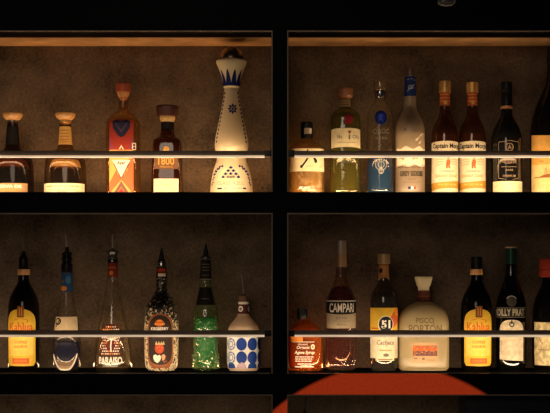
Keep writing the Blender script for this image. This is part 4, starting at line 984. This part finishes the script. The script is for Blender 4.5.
def vermouth():
    b = Bottle('vermouth_bottle', 512, 'L', 'tall black bottle with dark green capsule, white lettering and cream arched label', GLR)
    P = [(256, 4.8), (270, 5.2), (278, 6.2), (286, 9), (294, 12.4), (302, 14.4), (310, 15), (364, 15), (369.4, 14.2), (370, 12.6)]
    b.body('glass_body', P, glass('bottle_black_green', tint=(0.06, 0.07, 0.05), edge=(0.03, 0.03, 0.02), refl=0.25, haze=0.015, hcol=(0.3, 0.3, 0.25)))
    b.lathe('liquid', [(290, 5), (296, 11), (304, 13.4), (366, 13.6)], pbr('black_liquid', (0.006, 0.004, 0.003), rough=0.2), it=1)
    b.lathe('cap', [(246.2, 4.8), (246.2, 5.6), (247, 5.8), (248.4, 5.8), (248.6, 5.4), (257, 5.5), (264, 5.6), (264, 5)], pbr('dark_green_capsule', (0.008, 0.05, 0.03), rough=0.3, metal=0.3), it=0)
    b.lathe('cap_ring', [(246.6, 5), (246.6, 6), (248.2, 6.1), (248.2, 5)], pbr('tan_ring', (0.5, 0.32, 0.18), rough=0.4), it=0)
    l = b.label()
    l.shape(-22, 17.5, 307.4, 317.8, ink('band_dark', (0.02, 0.02, 0.016)), 0)
    for r in (307.6, 317.2): l.rect(-22, 17.5, r, r + 0.5, INK_GR, 1)
    l.text('NOILLY PRAT', -5.2, 312.5, 35, 7.2, ink('old_white', (0.6, 0.55, 0.42)), 1, bold=0.02)
    c = -2.0; l.shape(c - 13, c + 13, lambda u: 320 + 10 * (1 - math.sqrt(max(0, 1 - (abs(u - c) / 13.1) ** 2.4))), lambda u: 360.6 + (u - c) * 0.06, paper('parchment', (0.82, 0.7, 0.5), noise=0.3), 0, step=1)
    l.disc(c, 324.6, 2.6, 2.6, INK_K, 1, hole=0.6); l.rect(c - 0.6, c + 0.6, 320.4, 324, INK_K, 1)
    l.text('VERMOUTH', c, 341, 17, 2.6, ink('fawn', (0.68, 0.52, 0.3)), 1); l.text('Original Dry', c, 346.6, 16, 3, ink('fawn', (0.68, 0.52, 0.3)), 1, shear=0.3); l.rect(c - 8, c + 8, 352, 352.4, ink('fawn', (0.68, 0.52, 0.3)), 1)
    # arched white glint painted on the shoulder
    l.disc(c, 301.2, 5, 5.6, ink('glint_dim', (0.09, 0.08, 0.06)), 0); l.stroke([(c - 4.6, 298.6), (c - 2.4, 296.6), (c, 296), (c + 2.4, 296.6), (c + 4.6, 298.6)], 0.8, INK_W, 1)
    l.done('label')
vermouth()

def red_cap_bottle():
    b = Bottle('liqueur_bottle', 557, 'L', 'wide black bottle with thick red cap and cream label, cut off at the right edge', GLR, y=0.12)
    P = [(272, 12), (284, 13.6), (292, 17), (300, 21), (310, 23), (320, 23.4), (366, 23.4), (370, 21)]
    b.body('glass_body', P, BLACK_GLASS, flat=0.95)
    b.lathe('cap', [(258.6, 12), (258.6, 15.4), (260.5, 16.4), (268.5, 16.6), (269, 15.8), (270, 15.8), (270.4, 16.6), (276, 16.6), (277, 14)], pbr('red_cap', (0.42, 0.05, 0.025), rough=0.35), it=0)
    l = b.label(); l.shape(-30, 30, 322.6, 366, paper('mottled_cream', (0.88, 0.72, 0.4), noise=0.5)); l.rect(-24, 24, 350, 350.6, INK_BR, 1)
    l.stroke([(-23, 330), (-20, 334), (-22, 340), (-18, 345)], 0.6, INK_BR, 1); l.done('label')
red_cap_bottle()

# ================================================================== shelf below
def lower_spout():
    b = Bottle('liqueur_bottle', 305, 'B', 'bottle on the shelf below, only its thin metal spout showing beside the upright', 'things on the shelf below')
    P = [(424, 4.6), (445, 5.4), (452, 8), (464, 14), (474, 15.5), (540, 15.5), (544, 14)]
    b.body('glass_body', P, CLEAR)
    s = b.lathe('pourer', [(408.5, 0.9), (410, 1.6), (413, 2.2), (415, 4.6), (424, 4.8), (430, 4.4)], BLACK_PLASTIC, it=1)
    from_bm('spout', b.spout(411, 397, 0.6, r=0.7), STEEL, s)
lower_spout()
def carton():
    x0, x1 = PX(466, 0.05), PX(575, 0.05); h = (x1 - x0) / 2
    c = bpy.data.objects.new('carton', None); COL.objects.link(c); c.location = ((x0 + x1) / 2, 0.11, LOW + 0.0003)
    thing(c, 'plain navy black carton on the shelf below at the right', 'box', 'things on the shelf below')
    navy = pbr('navy_card', (0.005, 0.008, 0.018), rough=0.6, noise=0.2)
    boxes('box_body', [(-h, h, -0.06, 0.06, 0, LO - LOW - 0.10)], navy, c, bevel=0.0015)
    boxes('lid', [(-h - 0.001, h + 0.001, -0.061, 0.061, LO - LOW - 0.0995, LO - LOW - 0.036)], navy, c, bevel=0.0015)
carton()

# ================================================================== light
def strip(name, xa, xb, z, power, color=(1.0, 0.60, 0.27), y=0.012, tilt=0.75, size=0.008):
    li = bpy.data.lights.new(name, 'AREA'); li.shape = 'RECTANGLE'; li.size = xb - xa; li.size_y = size; li.energy = power; li.color = color
    o = bpy.data.objects.new(name, li); COL.objects.link(o); o.location = ((xa + xb) / 2, y, z + 0.003); o.rotation_euler = (PI - tilt, 0, 0)
    return o
def rail_led(name, xa, xb, row, power, color=(1.0, 0.62, 0.3)):
    """LED profile let into the back of the rail, throwing light down and back onto bottles and wall"""
    return strip(name, xa, xb, PZ(row, 0.03) - 0.003, power, color, y=0.030, tilt=1.75, size=0.006)
WL, WR = (1.0, 0.68, 0.38), (1.0, 0.72, 0.44)
strip('led_strip_upper_left', PX(-60), PX(268), UP, 1.25, WL)
strip('led_strip_upper_right', PX(292), PX(560), UP, 1.1, WL)
strip('led_strip_lower_left', PX(-60), PX(268), LO, 0.6, WR)
strip('led_strip_lower_right', PX(292), PX(560), LO, 0.72, WR)
rail_led('led_rail_upper_left', PX(-60), PX(262), 155.5, 0.3)
rail_led('led_rail_upper_right', PX(297), PX(560), 155.5, 0.2)
rail_led('led_rail_lower_left', PX(-60), PX(262), 334.8, 0.26, WR)
rail_led('led_rail_lower_right', PX(297), PX(560), 334.8, 0.22, WR)
# strips along the back edge of each shelf, grazing the wall
WB = (1.0, 0.52, 0.2)
strip('led_back_upper_left', PX(-60), PX(268), UP, 1.7, WB, y=0.172, tilt=-0.9, size=0.012)
strip('led_back_upper_right', PX(292), PX(440), UP, 0.4, WB, y=0.172, tilt=-0.9, size=0.012)
strip('led_back_lower_left', PX(-60), PX(268), LO, 0.3, (1.0, 0.64, 0.34), y=0.172, tilt=-0.9, size=0.012)
strip('led_back_lower_right', PX(292), PX(345), LO, 0.25, WB, y=0.172, tilt=-0.9, size=0.012)
strip('fill_strip_bottom_left', PX(-60), PX(268), LOW, 0.8, WR)  # added fill strips, brighten the recess under the lower shelf
strip('fill_strip_bottom_right', PX(292), PX(460), LOW, 0.35, WR)
# unseen soft fill added behind the camera to brighten the fronts
li = bpy.data.lights.new('room_fill', 'AREA'); li.shape = 'DISK'; li.size = 1.2; li.energy = 11; li.color = (1.0, 0.78, 0.58)
o = bpy.data.objects.new('room_fill', li); COL.objects.link(o); o.location = (-0.6, -4.2, 2.3)
o.rotation_euler = (Vector((0.0, 0, 1.1)) - Vector(o.location)).to_track_quat('-Z', 'Y').to_euler()
w_ = bpy.data.worlds.new('dim_room'); SC.world = w_; w_.use_nodes = True
w_.node_tree.nodes['Background'].inputs[0].default_value = (0.35, 0.4, 0.6, 1); w_.node_tree.nodes['Background'].inputs[1].default_value = 0.015

# ================================================================== camera
cam = bpy.data.cameras.new('camera'); co = bpy.data.objects.new('camera', cam); COL.objects.link(co)
co.location = (0, -D, CZ); co.rotation_euler = (PI / 2, 0, 0)
cam.sensor_width = 36.0; cam.lens = 36.0 * F / 550.0; cam.shift_y = (HZ - 206.5) / 550.0; cam.clip_start = 0.05
SC.camera = co
SC.view_settings.view_transform = 'Standard'; SC.view_settings.look = 'None'; SC.view_settings.exposure = 0.0
SC.cycles.transparent_max_bounces = 32; SC.cycles.max_bounces = 12; SC.cycles.sample_clamp_indirect = 4.0
SC.cycles.use_denoising = True
